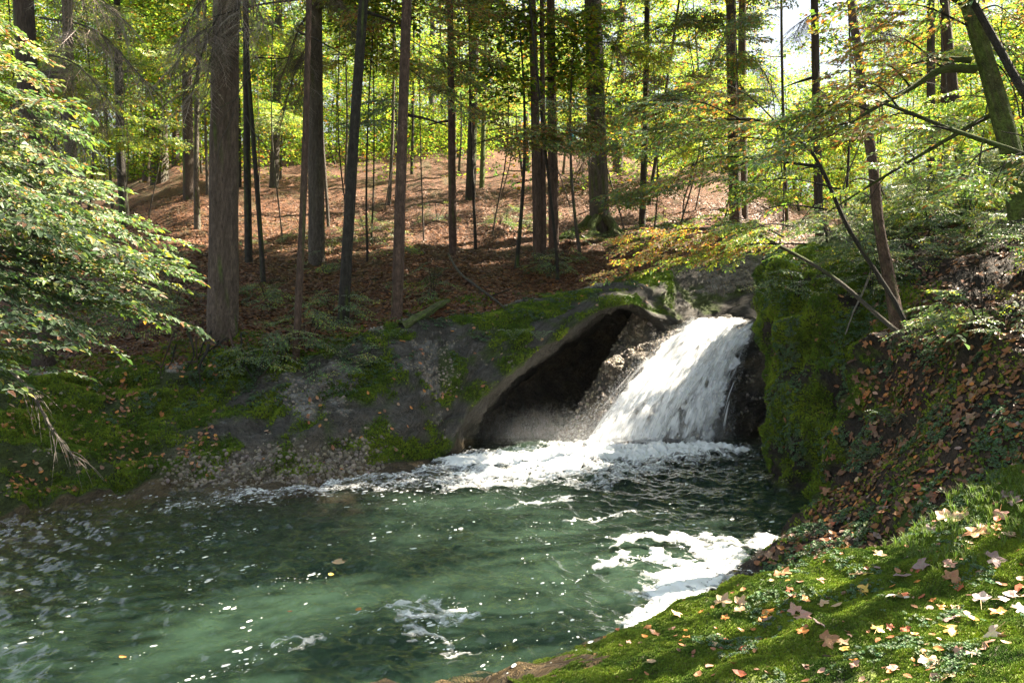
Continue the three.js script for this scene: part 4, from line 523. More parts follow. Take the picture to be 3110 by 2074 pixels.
// a flat beech-like spray: axis along +z, leaves spread in x-z
function spray(seed, pal, { len = 0.62, pairs = 6, leaf = 0.07, fine = true, round = 0.62 } = {}) {
  const r = rng(seed), s = new Soup(), pt = (t) => V(0.03 * Math.sin(t * 5 + seed), -0.1 * len * t * t, len * t);
  for (let k = 0; k < 3; k++) stick(s, pt(k / 3), pt((k + 1) / 3), 0.004 * (1 - k / 4), 0.003 * (1 - k / 4), TWIG);
  for (let k = 0; k < pairs * 2; k++) {
    const t = 0.08 + 0.9 * k / (pairs * 2), o = pt(t), sg = k % 2 ? 1 : -1, L = len * (0.46 * (1 - t) + 0.16) * rr(0.75, 1.15, r), ang = rr(0.65, 1.05, r), dir = V(Math.sin(ang) * sg, rr(-0.22, 0.08, r), Math.cos(ang)).normalize(), e = o.clone().addScaledVector(dir, L);
    stick(s, o, e, 0.0022, 0.001, TWIG);
    const m = Math.max(2, Math.round(L / (leaf * 0.62)));
    for (let q = 0; q <= m; q++) {
      const b = o.clone().lerp(e, (q + 0.4) / (m + 0.4)), sg2 = q === m ? 0 : q % 2 ? 1 : -1, a2 = q === m ? 0 : rr(0.5, 1, r) * sg2;
      const d = dir.clone().applyAxisAngle(UPV, a2); d.y += rr(-0.25, 0.12, r); d.normalize();
      const up = V(rr(-0.38, 0.38, r), 1, rr(-0.38, 0.38, r)).normalize(), side = V().crossVectors(d, up).normalize(), lf = leaf * rr(0.5, 1.22, r);
      addLeaf(s, b, d, side, up, lf, lf * round * rr(0.85, 1.1, r), leafCol(pal, r), fine, r);
    }
  }
  return s.geo();
}
// an irregular leaf cluster for crowns far off or overhead
function cluster(seed, pal, { size = 0.9, n = 46, leaf = 0.13 } = {}) {
  const r = rng(seed), s = new Soup();
  for (let k = 0; k < 5; k++) { const a = r() * 6.3; stick(s, V(0, 0, 0), V(Math.cos(a) * size * 0.45, rr(-0.1, 0.25, r) * size, Math.sin(a) * size * 0.45), 0.009, 0.003, TWIG); }
  for (let k = 0; k < n; k++) {
    const a = r() * 6.283, q = Math.sqrt(r()) * size * 0.55, o = V(Math.cos(a) * q, rr(-0.28, 0.28, r) * size * (1.1 - q / size), Math.sin(a) * q);
    const b = a + rr(-0.9, 0.9, r), d = V(Math.cos(b), rr(-0.5, 0.15, r), Math.sin(b)).normalize(), up = V(rr(-0.6, 0.6, r), 1, rr(-0.6, 0.6, r)).normalize(), side = V().crossVectors(d, up).normalize(), L = leaf * rr(0.7, 1.2, r);
    addLeaf(s, o, d, side, up, L, L * 0.66, leafCol(pal, r), false, r);
  }
  return s.geo();
}
// spruce twig: hanging needle fringes along an axis +z
function needleSpray(seed, dead = 0) {
  const r = rng(seed), s = new Soup(), len = 0.7, pt = (t) => V(0.02 * Math.sin(t * 4), -0.22 * len * t * t, len * t), G = [0.24, 0.2, 0.17];
  for (let k = 0; k < 4; k++) stick(s, pt(k / 4), pt((k + 1) / 4), 0.006 * (1 - k / 5), 0.005 * (1 - k / 5), dead ? G : TWIG);
  for (let k = 0; k < 18; k++) {
    const t = 0.08 + 0.9 * k / 18, o = pt(t), sg = k % 2 ? 1 : -1, L = len * (0.42 * (1 - t) + 0.12) * rr(0.7, 1.2, r), ang = rr(0.6, 1.0, r), dir = V(Math.sin(ang) * sg, rr(-0.55, -0.1, r), Math.cos(ang)).normalize(), e = o.clone().addScaledVector(dir, L);
    stick(s, o, e, 0.002, 0.0012, dead ? G : TWIG);
    if (r() < dead) continue;
    const c0 = pick([[0.03, 0.065, 0.028], [0.04, 0.08, 0.03], [0.055, 0.1, 0.035], [0.035, 0.07, 0.04]], r);
    const nN = Math.round(L / 0.014);
    for (let q = 0; q < nN; q++) {
      const b = o.clone().lerp(e, (q + 0.5) / nN), roll = r() * 6.283, ax = V().crossVectors(dir, UPV).normalize(), ay = V().crossVectors(ax, dir);
      const d = dir.clone().multiplyScalar(0.75).addScaledVector(ax, Math.cos(roll)).addScaledVector(ay, 0.7 * Math.sin(roll)).normalize(), l = rr(0.014, 0.022, r), w = 0.0016, sd = V().crossVectors(d, dir).normalize();
      const i = s.v(b.x - sd.x * w, b.y - sd.y * w, b.z - sd.z * w, c0), j = s.v(b.x + sd.x * w, b.y + sd.y * w, b.z + sd.z * w, c0), k2 = s.v(b.x + d.x * l, b.y + d.y * l, b.z + d.z * l, c0);
      s.t(i, j, k2);
    }
  }
  return s.geo();
}
const SPRAYS = {}; // fine sprays per palette, three of each
let seedNo = 1000;
for (const pal of Object.keys(PAL)) SPRAYS[pal] = [0, 1, 2].map(() => spray(seedNo++, pal));
const FAR = {}; for (const pal of ['lime', 'yellow', 'mixed', 'green']) FAR[pal] = [0, 1].map(() => cluster(seedNo++, pal));
const CANOPY = { green: cluster(seedNo++, 'green', { size: 1.5, n: 60, leaf: 0.2 }), mixed: cluster(seedNo++, 'mixed', { size: 1.5, n: 60, leaf: 0.2 }) };
const SMALL = [0, 1, 2].map((k) => spray(seedNo++, k === 1 ? 'yellow' : 'green', { len: 0.42, pairs: 5, leaf: 0.04, fine: false }));
const SPRUCE = [needleSpray(1), needleSpray(2), needleSpray(3, 0.4)];
const SPRUCE_CROWN = (() => { const r = rng(61), s = new Soup(); for (let k = 0; k < 60; k++) { const t = 0.1 + 0.9 * k / 60, sg = k % 2 ? 1 : -1, o = V(0, -0.25 * t * t, 1.6 * t), d = V(sg * rr(0.5, 1, r), rr(-0.7, -0.1, r), rr(0.3, 0.8, r)).normalize(), up = V(rr(-0.4, 0.4, r), 1, 0).normalize(); addLeaf(s, o, d, V().crossVectors(d, up).normalize(), up, rr(0.3, 0.7, r) * (1.15 - t * 0.6), 0.09, pick([[0.03, 0.065, 0.028], [0.04, 0.08, 0.03], [0.05, 0.09, 0.035]], r), false, r); } return s.geo(); })();
const SPRUCE_DRY = [needleSpray(4, 0.75), needleSpray(5, 0.55)];

// bark: tapered tube along a path, roughened, with moss or pale patches where the photograph shows them
const BARKS = {
  spruce: [[0.1, 0.075, 0.06], 0.1], dark: [[0.05, 0.045, 0.038], 0.16], pale: [[0.13, 0.112, 0.092], 0.14], bleached: [[0.42, 0.37, 0.33], 0], red: [[0.13, 0.085, 0.065], 0.06], grey: [[0.13, 0.112, 0.092], 0.14], big: [[0.15, 0.112, 0.088], 0.06], buttress: [[0.13, 0.115, 0.095], 0.3], mossy: [[0.11, 0.12, 0.05], 0.75],
};
function barkTube(path, radius, { seg = 12, rings = 40, rough = 0.06, bark = 'spruce', flare = 0, lobes = 5, twin = 0, seed = 0, moss = null, foot = 0 } = {}) {
  const curve = new THREE.CatmullRomCurve3(path), L = curve.getLength(), P = V(), T = V(), X = V(), Y = V(), pos = [], uv = [], col = [], idx = [], [base, mossShare] = BARKS[bark];
  for (let i = 0; i <= rings; i++) {
    const t = (i / rings) ** (flare ? 1.5 : 1); curve.getPoint(t, P); curve.getTangent(t, T);
    X.crossVectors(T, V(0.01, 0.02, 1)).normalize(); Y.crossVectors(T, X);
    const h = t * L;
    for (let k = 0; k <= seg; k++) {
      const a = k / seg * Math.PI * 2;
      let r = radius(t);
      if (flare) { const hh = Math.max(0, h - foot); r *= 1 + flare * Math.exp(-hh / 0.42) * (0.75 + 0.6 * Math.max(-0.4, Math.sin(a * lobes + seed + 0.8 * Math.sin(a)))); }
      if (twin) r *= 1 - twin * Math.exp(-(((Math.sin((a - 1.75) / 2)) / 0.16) ** 2)) * sm(0.03, 0.12, t) ;
      const c = Math.cos(a), s = Math.sin(a), rx = X.x * c + Y.x * s, ry = X.y * c + Y.y * s, rz = X.z * c + Y.z * s;
      r *= 1 + rough * (n3(rx * 1.6 + seed, h * 0.7, rz * 1.6) + 0.6 * n3(rx * 5 + seed, h * 1.6, rz * 5));
      pos.push(P.x + rx * r, P.y + ry * r, P.z + rz * r); uv.push(k / seg * Math.max(0.5, Math.round(radius(0) * 6.283 * 2) / 2), h);
      const w = n3(rx * 2 + seed * 3, h * 0.9, rz * 2) + 0.5 * n3(rx * 7, h * 3, rz * 7), mm = sm(0.55 - mossShare, 0.85 - mossShare, w * 0.7 + 0.35 * (flare && h < foot + 0.7 ? 0.8 : 0));
      const v = 0.85 + 0.3 * n3(rx * 3, h * 2, rz * 3 + seed);
      col.push(...mix3([base[0] * v * 1.5, base[1] * v * 1.5, base[2] * v * 1.5], [0.13, 0.19, 0.04], mm));
    }
  }
  for (let i = 0; i < rings; i++) for (let k = 0; k < seg; k++) { const p = i * (seg + 1) + k, q = p + seg + 1; idx.push(p, p + 1, q, q, p + 1, q + 1); }
  const g = new THREE.BufferGeometry(); g.setAttribute('position', new THREE.Float32BufferAttribute(pos, 3)); g.setAttribute('uv', new THREE.Float32BufferAttribute(uv, 2)); g.setAttribute('color', new THREE.Float32BufferAttribute(col, 3)); g.setIndex(idx); g.computeVertexNormals(); return g;
}
const rel = (p, g) => V(p.x - g.position.x, p.y - g.position.y, p.z - g.position.z);
// instances of several variants go in as one crown mesh per variant
function crown(parent, variants, items, mat, name = 'crown') { variants.forEach((g, k) => { const own = items.filter((_, i) => i % variants.length === k); if (own.length) instanced(name, g, mat, own, parent); }); }
const tint = (r, a = 0.8, b = 1.2) => { const k = rr(a, b, r); return new THREE.Color().setRGB(k * rr(0.92, 1.08, r), k, k * rr(0.85, 1.1, r)); };
// sprays along a bough: alternate sides, layered flat, drooping at the tips
function boughSprays(a, b, n, r, { spread = 0.9, size = 1, droop = 0.25, from = 0.15 } = {}) {
  const out = [], d = V().subVectors(b, a), L = d.length(), dir = d.clone().normalize(), yaw = Math.atan2(dir.x, dir.z);
  for (let k = 0; k < n; k++) {
    const t = from + (1 - from) * (k + r()) / n, p = a.clone().lerp(b, t); p.y -= droop * 0.3 * L * t * t - droop * 0.3 * L * t; // gentle arc
    const sg = k % 2 ? 1 : -1, ang = yaw + sg * rr(0.15, spread, r) * (1 - 0.5 * t), off = rr(0, 0.22, r) * size;
    p.add(V(Math.sin(ang) * off, rr(-0.09, 0.09, r), Math.cos(ang) * off));
    const q = new THREE.Quaternion().setFromEuler(new THREE.Euler(rr(0.0, 0.5, r), ang, rr(-0.3, 0.3, r), 'YXZ'));
    out.push({ p, q, s: size * rr(0.75, 1.2, r) });
  }
  return out;
}
function limbTube(pts, r0, r1, opts = {}) { const path = pts.map((p) => (p.isVector3 ? p : V(...p))); return barkTube(path, (t) => mix(r0, r1, t), { seg: 7, rings: Math.max(10, path.length * 6), rough: 0.08, ...opts }); }

// leaves are thinned where the sun comes through to what it lights in the photograph
const litZones = [[V(2.5, 0.6, -5.5), 4, 0.06], [V(1.6, 0, -8.1), 1.6, 0.1], [V(2.6, 1, -15.5), 2.2, 0.05], [V(-4.4, 3.6, -7.2), 2.8, 0.05], [V(4.6, 1.9, -7.6), 1, 0.3], [V(-10, 6, -35), 3, 0.1], [V(-4, 7, -37), 3, 0.1], [V(1, 8.5, -41), 3, 0.1], [V(6, 10, -46), 3, 0.12], [V(0.8, 0, -13.4), 1.6, 0.25], [V(4.1, 2, -12.6), 1.2, 0.25], [V(-2, 9.5, -27), 5, 0.2], [V(-9, 9.5, -28), 5, 0.2], [V(5, 9.5, -26), 4.5, 0.2], [V(-1, 14, -48), 7, 0.35], [V(-14, 14, -48), 7, 0.35], [V(12, 14, -46), 6, 0.35], [V(3.4, 5.2, -9.5), 2.4, 0.2], [V(2.3, 3.6, -11.2), 1.8, 0.05]];
const inSunPath = (p, r, zones = litZones) => { for (const [c, rad, keep] of zones) { const d = V().subVectors(p, c), t = d.dot(SUN); if (t > 0 && d.addScaledVector(SUN, -t).length() < rad) return r() > keep; } return false; };

// ------------------------------------------------------------------ the standing trees, one by one
const treeRoots = [];
const probes = [hillGeo, rightGeo].map((g) => new THREE.Mesh(g, new THREE.MeshStandardMaterial({ side: THREE.DoubleSide }))), drop = new THREE.Raycaster();
const footY = (x, z, y) => { drop.set(V(x, 60, z), V(0, -1, 0)); const h = drop.intersectObjects(probes)[0]; return h ? h.point.y : y; };
TREES.forEach(([x, y0, z, lean, rad, h, kind, name, label], id) => {
  const y = footY(x, z, y0);
  const r = rng(500 + id), t = thing(name, label, 'tree', [x, y, z]), big = kind === 'big' || kind === 'buttress', thin = rad < 0.09;
  const bend = rr(-0.2, 0.2, r) * (thin ? 2.2 : 1), path = [V(-lean * 0.5, -0.5, 0), V(0, 0, 0)];
  for (let k = 1; k <= 6; k++) { const f = k / 6; path.push(V(lean * h * f + bend * Math.sin(f * 3) * 0.6, h * f, 0.15 * Math.sin(f * 4 + id))); }
  part('trunk', barkTube(path, (q) => rad * (1 - 0.72 * q), { seg: big ? 26 : thin ? 8 : 14, rings: big ? 90 : thin ? 24 : 46, bark: kind, rough: big ? 0.07 : 0.05, flare: kind === 'buttress' ? 1.7 : big ? 1.0 : thin ? 0.5 : 1.3, lobes: kind === 'buttress' ? 4 : 5, twin: kind === 'big' ? 0.26 : 0, seed: id * 1.7, foot: 0.5 }), barkMat, t);
  // bare snags on conifer stems, a few real limbs on broadleaf ones
  const isBeech = name === 'beech_tree', nl = thin ? 2 : isBeech ? 4 : 3;
  for (let k = 0; k < nl; k++) {
    const f = isBeech ? rr(0.3, 0.9, r) : rr(0.2, 0.6, r), b = V(lean * h * f, h * f, 0), a = rr(0, 6.28, r), l = isBeech ? rr(1, 2.6, r) : rr(0.5, 1.4, r), up = isBeech ? rr(0.3, 0.9, r) : rr(-0.3, 0.15, r);
    const e = b.clone().add(V(Math.cos(a) * l, up * l, Math.sin(a) * l)), m = b.clone().lerp(e, 0.5).add(V(0, -0.12 * l * up, 0));
    part('limb', limbTube([b, m, e], Math.min(0.05, rad * 0.32), 0.006, { seg: 5, rings: 10, bark: kind === 'pale' ? 'grey' : 'dark' }), barkMat, t);
  }
  // crown
  const items = [], conifer = !isBeech;
  if (conifer && rad > 0.1) {
    const n = z < -30 ? 70 : z < -17 ? 120 : 90;
    for (let k = 0; k < n; k++) { const low = Math.min(11 / h, 0.8), f = z < -17 ? low + rr(0, 4 / h, r) : rr(0.5, 1, r), a = r() * 6.283, q = (z < -17 ? 3.2 : (1.05 - f) * 4.6) * Math.sqrt(rr(0.02, 1, r)), p = V(lean * h * f + Math.cos(a) * q, h * f - 0.25 * q, Math.sin(a) * q); if (inSunPath(p.clone().add(t.position), r)) continue; items.push({ m: place(p, new THREE.Quaternion().setFromEuler(new THREE.Euler(rr(0.1, 0.5, r), Math.PI / 2 - a, rr(-0.2, 0.2, r), 'YXZ')), rr(0.8, 1.4, r)), c: tint(r) }); }
    crown(t, [SPRUCE_CROWN], items, needleMat);
  } else if (isBeech) {
    const n = thin ? 36 : 150, hs = h * 0.55;
    for (let k = 0; k < n; k++) { const f = Math.sqrt(r()), a = r() * 6.283, q = rr(0.2, 1, r) * (thin ? 1.3 : 2.6) * Math.sin(0.4 + 2.4 * f), p = V(lean * h * (0.5 + f * 0.5) + Math.cos(a) * q, hs + (h - hs) * f, Math.sin(a) * q); items.push({ m: place(p, new THREE.Quaternion().setFromEuler(new THREE.Euler(rr(-0.3, 0.3, r), a, rr(-0.3, 0.3, r))), rr(0.8, 1.3, r)), c: tint(r) }); }
    crown(t, FAR.lime, items, farLeafMat);
  }
  treeRoots.push(t);
});
// spruce boughs that hang into view
const dead = { 0: 1, 8: 1 };
SPRUCE_BOUGHS.forEach(([a, b, id], k) => {
  const r = rng(900 + k), t = id < 0 ? treeRoots[37] : treeRoots[id], A = rel(V(...a), t), B = rel(V(...b), t), M = A.clone().lerp(B, 0.55).add(V(0, 0.12 * A.distanceTo(B), 0));
  part('limb', limbTube([A, M, B], 0.018, 0.005, { seg: 5, rings: 12, bark: 'grey' }), barkMat, t);
  const items = [], n = Math.round(20 * Math.max(1, A.distanceTo(B))), S = Math.abs(a[2]) > 18 ? 1.1 : 1.0;
  for (let i = 0; i < n; i++) { const f = 0.12 + 0.88 * i / n, p = f < 0.55 ? A.clone().lerp(M, f / 0.55) : M.clone().lerp(B, (f - 0.55) / 0.45), yaw = Math.atan2(B.x - A.x, B.z - A.z) + (i % 2 ? 1 : -1) * rr(0.3, 1.3, r); items.push({ m: place(p, new THREE.Quaternion().setFromEuler(new THREE.Euler(rr(0.35, 1.25, r), yaw, rr(-0.4, 0.4, r), 'YXZ')), S * rr(0.6, 1.15, r)), c: tint(r, 0.9, 1.5) }); }
  crown(t, dead[id] ? [...SPRUCE_DRY, SPRUCE[0]] : SPRUCE, items, needleMat);
});
// bare grey twigs curling down across the huge twin trunk
{
  const t = treeRoots[8], r = rng(44);
  for (let k = 0; k < 12; k++) {
    const s = V(rr(-0.5, 0.75, r), rr(3.2, 5.8, r), rr(0.25, 0.5, r)), pts = [s.clone()], d = V(rr(-0.3, 0.3, r), -0.2, rr(0.1, 0.4, r));
    for (let q = 0; q < 5; q++) { d.add(V(rr(-0.35, 0.35, r), rr(-0.3, 0.1, r), rr(-0.1, 0.15, r))).normalize(); s.addScaledVector(d, rr(0.15, 0.32, r)); pts.push(s.clone()); }
    part('twig', limbTube(pts, 0.012, 0.004, { seg: 5, rings: 16, bark: 'pale' }), barkMat, t);
  }
}
// roots hanging out of the undercut bank below it
{
  const t = treeRoots[8], r = rng(45);
  for (let k = 0; k < 16; k++) {
    const s = V(rr(-0.7, 1.3, r), rr(-0.15, 0.1, r), rr(0.2, 0.55, r)), pts = [s.clone()], d = V(rr(-0.5, 0.5, r), -0.5, 0.45);
    for (let q = 0; q < 5; q++) { d.add(V(rr(-0.5, 0.5, r), rr(-0.5, 0.2, r), rr(-0.2, 0.2, r))).normalize(); s.addScaledVector(d, rr(0.1, 0.22, r)); pts.push(s.clone()); }
    part('root', limbTube(pts, rr(0.01, 0.035, r), 0.004, { seg: 5, rings: 16, bark: k % 3 ? 'dark' : 'red' }), barkMat, t);
  }
}
// mossy surface roots of the great buttressed spruce
{
  const t = treeRoots[31], r = rng(46);
  for (const [ax, az, l] of [[-1, 0.35, 1.5], [-0.5, 0.9, 1.0], [0.55, 0.85, 1.0], [0.95, 0.3, 0.8]]) {
    const pts = []; for (let q = 0; q <= 5; q++) { const f = q / 5; pts.push(V(ax * (0.25 + l * f) + rr(-0.06, 0.06, r), 0.5 * (1 - f) ** 2 - 0.25 * f - 0.05, az * (0.25 + l * f))); }
    part('root', limbTube(pts, 0.16, 0.04, { seg: 8, rings: 20, bark: 'mossy' }), barkMat, t);
  }
}

// ------------------------------------------------------------------ the beech whose boughs hang in from the side
{
  const t = thing('beech_tree', 'beech with long drooping sunlit boughs reaching over the pool', 'tree', [-7.4, 1.4, -8.6]);
  part('trunk', barkTube([V(0, -0.6, 0), V(0, 0, 0), V(0.1, 3, 0.1), V(-0.1, 7, 0), V(0.2, 12, 0)], (q) => 0.24 * (1 - 0.7 * q), { bark: 'grey', flare: 0.5, foot: 0.6, seed: 3 }), barkMat, t);
  const bins = { beech: [], mixed: [], orange: [] };
  LEFT_BOUGHS.forEach(([a, b, k], i) => {
    const r = rng(2000 + i), A = rel(V(...a), t), B = rel(V(...b), t), root = V(rr(-0.1, 0.15, r), A.y + 0.2, 0.1), M = A.clone().lerp(B, 0.5).add(V(0, 0.1, 0));
    part('limb', limbTube([root, A, M, B], 0.04, 0.004, { seg: 6, rings: 24, bark: 'grey' }), barkMat, t);
    const n = Math.round((k < 2 ? 6.5 : 10) * A.distanceTo(B));
    for (const s of boughSprays(A, B, n, r, { spread: 1.1, size: 0.92 })) bins[k === 0 ? (r() < 0.6 ? 'orange' : 'mixed') : k === 1 ? (r() < 0.35 ? 'mixed' : 'beech') : r() < 0.06 ? 'mixed' : 'beech'].push({ m: place(s.p, s.q, s.s), c: tint(r, 0.8, 1.2) });
  });
  for (const k of Object.keys(bins)) crown(t, SPRAYS[k], bins[k], leafMat);
}
// ------------------------------------------------------------------ trees and saplings leaning in over the other bank
function leafyBoughs(t, boughs, seed, { per = 10, size = 0.82, limb = 0.012, spread = 1.1 } = {}) {
  const bins = {};
  boughs.forEach(([a, b, pal], i) => {
    const r = rng(seed + i), A = rel(V(...a), t), B = rel(V(...b), t), M = A.clone().lerp(B, 0.5).add(V(0, 0.1, 0));
    part('limb', limbTube([A, M, B], limb, 0.003, { seg: 5, rings: 12, bark: 'dark' }), barkMat, t);
    for (const s of boughSprays(A, B, Math.round(per * Math.max(0.8, A.distanceTo(B))), r, { size, from: 0.05, spread })) if (!inSunPath(s.p.clone().add(t.position), r, [[litZones[0][0], 2.2, 0.3], litZones[1], litZones[2]])) (bins[pal] = bins[pal] || []).push({ m: place(s.p, s.q, s.s), c: tint(r, 1, 1.6) });
  });
  for (const k of Object.keys(bins)) crown(t, SPRAYS[k], bins[k], leafMat);
}
{
  const o = (p) => V(...p), at = (l) => l[0];
  const rels = (l, t) => l.map((p) => rel(V(...p), t));
  let t = thing('beech_tree', 'stout mossy tree leaning out from the leafy bank', 'tree', at(MOSSY_TRUNK));
  part('trunk', barkTube(rels(MOSSY_TRUNK, t), (q) => mix(0.115, 0.085, Math.min(1, q * 1.4)), { seg: 18, rings: 60, bark: 'mossy', rough: 0.07, flare: 0.35, foot: 0.3, seed: 9 }), barkMat, t);
  MOSSY_LIMBS.forEach((l, k) => part('limb', limbTube(rels(l, t), k === 0 ? 0.05 : 0.035, 0.008, { bark: 'mossy' }), barkMat, t));
  leafyBoughs(t, MOSSY_BOUGHS, 3000);
  { // its crown above the pool
    const r = rng(3050), items = [];
    for (let k = 0; k < 130; k++) { const d = V(rr(-1, 1, r), rr(-1, 1, r), rr(-1, 1, r)); if (d.length() > 1) { k--; continue; } const p = V(5.4 + d.x * 3, 9.9 + d.y * 1.7, -10.6 + d.z * 2.6); if (inSunPath(p, r)) continue; items.push({ m: place(rel(p, t), new THREE.Quaternion().setFromEuler(new THREE.Euler(rr(-0.4, 0.4, r), r() * 6.28, rr(-0.4, 0.4, r))), rr(0.7, 1.1, r)), c: tint(r) }); }
    crown(t, [CANOPY.mixed], items, farLeafMat);
  }
  t = thing('beech_tree', 'dark slender tree crossing behind the stout mossy one', 'tree', at(FORK_TREE));
  part('trunk', barkTube(rels(FORK_TREE, t), (q) => mix(0.05, 0.03, q), { seg: 10, rings: 50, bark: 'dark', flare: 0.3, foot: 0.3, seed: 4 }), barkMat, t);
  t = thing('beech_tree', 'tree on the bank with one long mossy branch stretched toward the fall', 'tree', at(LONG_BRANCH_TREE));
  part('trunk', barkTube(rels(LONG_BRANCH_TREE, t), (q) => mix(0.16, 0.1, q), { seg: 12, rings: 40, bark: 'grey', flare: 0.4, foot: 0.3, seed: 5 }), barkMat, t);
  part('limb', limbTube(rels(LONG_BRANCH, t), 0.035, 0.012, { bark: 'mossy' }), barkMat, t);
  leafyBoughs(t, LONG_BOUGHS, 3100, { size: 0.8 });
  t = thing('hazel_bush', 'many stemmed mossy stool arching orange and yellow leaves over the fall', 'bush', at(STOOL_STEMS[0]));
  STOOL_STEMS.forEach((l, k) => part('stem', limbTube(rels(l, t), 0.036, 0.01, { bark: k ? 'buttress' : 'dark', rings: 40 }), barkMat, t));
  part('limb', limbTube(rels(STOOL_LIMB, t), 0.022, 0.008, { bark: 'dark' }), barkMat, t);
  leafyBoughs(t, STOOL_BOUGHS, 3200, { per: 9 });
  leafyBoughs(t, HAZEL_BOUGHS, 3300, { per: 11, size: 0.7 });
  t = thing('spruce_tree', 'slim reddish spruce stem rising beside the mossy hazel stool', 'tree', at(SLIM_TRUNK));
  part('trunk', barkTube(rels(SLIM_TRUNK, t), (q) => mix(0.075, 0.04, q), { seg: 10, rings: 50, bark: 'red', flare: 0.4, foot: 0.3, seed: 6 }), barkMat, t);
  t = thing('beech_tree', 'young understorey beech with orange leaf sprays on the slope', 'tree', [1.0, 3.3, -18.2]);
  part('trunk', barkTube([V(0, -0.3, 0), V(0, 0, 0), V(-0.3, 2.5, 0.6), V(-0.6, 5, 1), V(-0.9, 8, 1.1)], (q) => mix(0.04, 0.015, q), { seg: 8, rings: 30, bark: 'dark', flare: 0.3, foot: 0.3 }), barkMat, t);
  leafyBoughs(t, MID_BOUGHS, 3400, { per: 9, size: 1.1, spread: 0.9 });
}

// ------------------------------------------------------------------ leafy understorey between the trunks
MID_TREES.forEach(([x, y, z, rad, pal], id) => {
  const r = rng(4600 + id), ground = footY(x, z, 4), t = thing('young_beech', 'young leafy beech growing between the tall trunks on the slope', 'tree', [x, ground, z], 'young beeches between the trunks'), c = V(0, y - ground, 0), items = [];
  part('trunk', barkTube([V(0, -0.5, 0), V(0, 0, 0), c.clone().multiplyScalar(0.5).add(V(rr(-0.7, 0.7, r), 0, 0)), c.clone().add(V(rr(-0.3, 0.3, r), rad * 1.2, 0))], (q) => mix(0.032, 0.01, q), { seg: 6, rings: 16, bark: 'grey', flare: 0.3, foot: 0.5 }), barkMat, t);
  for (let k = 0; k < 7; k++) { // tiers of flat sprays
    const a = r() * 6.28, A = c.clone().add(V(0, rr(-0.9, 0.9, r) * rad, 0)), B = A.clone().add(V(Math.cos(a) * rad * rr(0.6, 1.1, r), rr(-0.2, 0.25, r), Math.sin(a) * rad * rr(0.6, 1.1, r)));
    part('limb', limbTube([A, A.clone().lerp(B, 0.5).add(V(0, 0.08, 0)), B], 0.013, 0.004, { seg: 4, rings: 8, bark: 'dark' }), barkMat, t);
    for (const s of boughSprays(A, B, Math.round(8 * rad), r, { size: 1.15, from: 0.1, spread: 1.2 })) if (!inSunPath(s.p.clone().add(t.position), r, litZones.slice(0, 3))) items.push({ m: place(s.p, s.q, s.s), c: tint(r, 1, 1.6) });
  }
  crown(t, SPRAYS[pal], items, leafMat);
});
// ------------------------------------------------------------------ sunlit young trees beyond
FAR_TREES.forEach(([x, y, z, rad], id) => {
  const r = rng(4000 + id), ground = footY(x, z, 4), t = thing('young_beech', 'young yellow green beech in the sunlit wood beyond', 'tree', [x, ground, z], 'young beeches in the sunlit wood beyond');
  const c = V(0, y - ground, 0), items = [], n = Math.round(40 * rad);
  part('trunk', barkTube([V(0, -1.5, 0), V(0, 0, 0), c.clone().multiplyScalar(0.6).add(V(rr(-0.4, 0.4, r), 0, 0)), c.clone().add(V(0, rad, 0))], (q) => 0.1 * (1 - 0.8 * q), { seg: 7, rings: 14, bark: pick(['dark', 'pale', 'grey'], r) }), barkMat, t);
  for (let k = 0; k < n; k++) {
    const d = V(rr(-1, 1, r), rr(-1, 1, r), rr(-1, 1, r)); if (d.length() > 1) { k--; continue; }
    const e = d.length(); if (e < 0.45 && r() < 0.6) { k--; continue; }
    const p = c.clone().add(V(d.x * rad * 1.15, d.y * rad * 1.25, d.z * rad * 1.1)); p.x += 0.5 * Math.sin(p.y * 2 + id); if (inSunPath(p.clone().add(t.position), r)) continue;
    items.push({ m: place(p, new THREE.Quaternion().setFromEuler(new THREE.Euler(rr(-0.4, 0.4, r), r() * 6.28, rr(-0.4, 0.4, r))), rr(0.8, 1.5, r)), c: tint(r, 0.95, 1.3) });
  }
  crown(t, FAR[pick(['lime', 'yellow', 'lime', 'mixed'], r)], items, farLeafMat);
});

// ------------------------------------------------------------------ trees all round the clearing, outside the picture: their canopy shades the gorge
RING_TREES.forEach(([x, y, z, h, rad, pal], id) => {
  const r = rng(6000 + id), t = thing('beech_tree', 'tall beech of the wood around the clearing', 'tree', [x, y, z], 'tall beeches around the clearing');
  part('trunk', barkTube([V(0, -0.8, 0), V(0, 0, 0), V(rr(-0.4, 0.4, r), h * 0.4, rr(-0.4, 0.4, r)), V(rr(-0.6, 0.6, r), h * 0.95, rr(-0.6, 0.6, r))], (q) => 0.22 * (1 - 0.75 * q), { bark: 'grey', flare: 0.4, foot: 0.8, seed: id, rings: 26 }), barkMat, t);
  const items = [];
  for (let k = 0; k < 150; k++) {
    const d = V(rr(-1, 1, r), rr(-1, 1, r), rr(-1, 1, r)); if (d.length() > 1) { k--; continue; }
    const p = V(d.x * rad, h * 0.72 + d.y * h * 0.3, d.z * rad), w = p.clone().add(t.position);
    if (inSunPath(w, r)) continue;
    items.push({ m: place(p, new THREE.Quaternion().setFromEuler(new THREE.Euler(rr(-0.4, 0.4, r), r() * 6.28, rr(-0.4, 0.4, r))), rr(0.9, 1.4, r)), c: tint(r) });
  }
  crown(t, [CANOPY[pal]], items, farLeafMat);
});

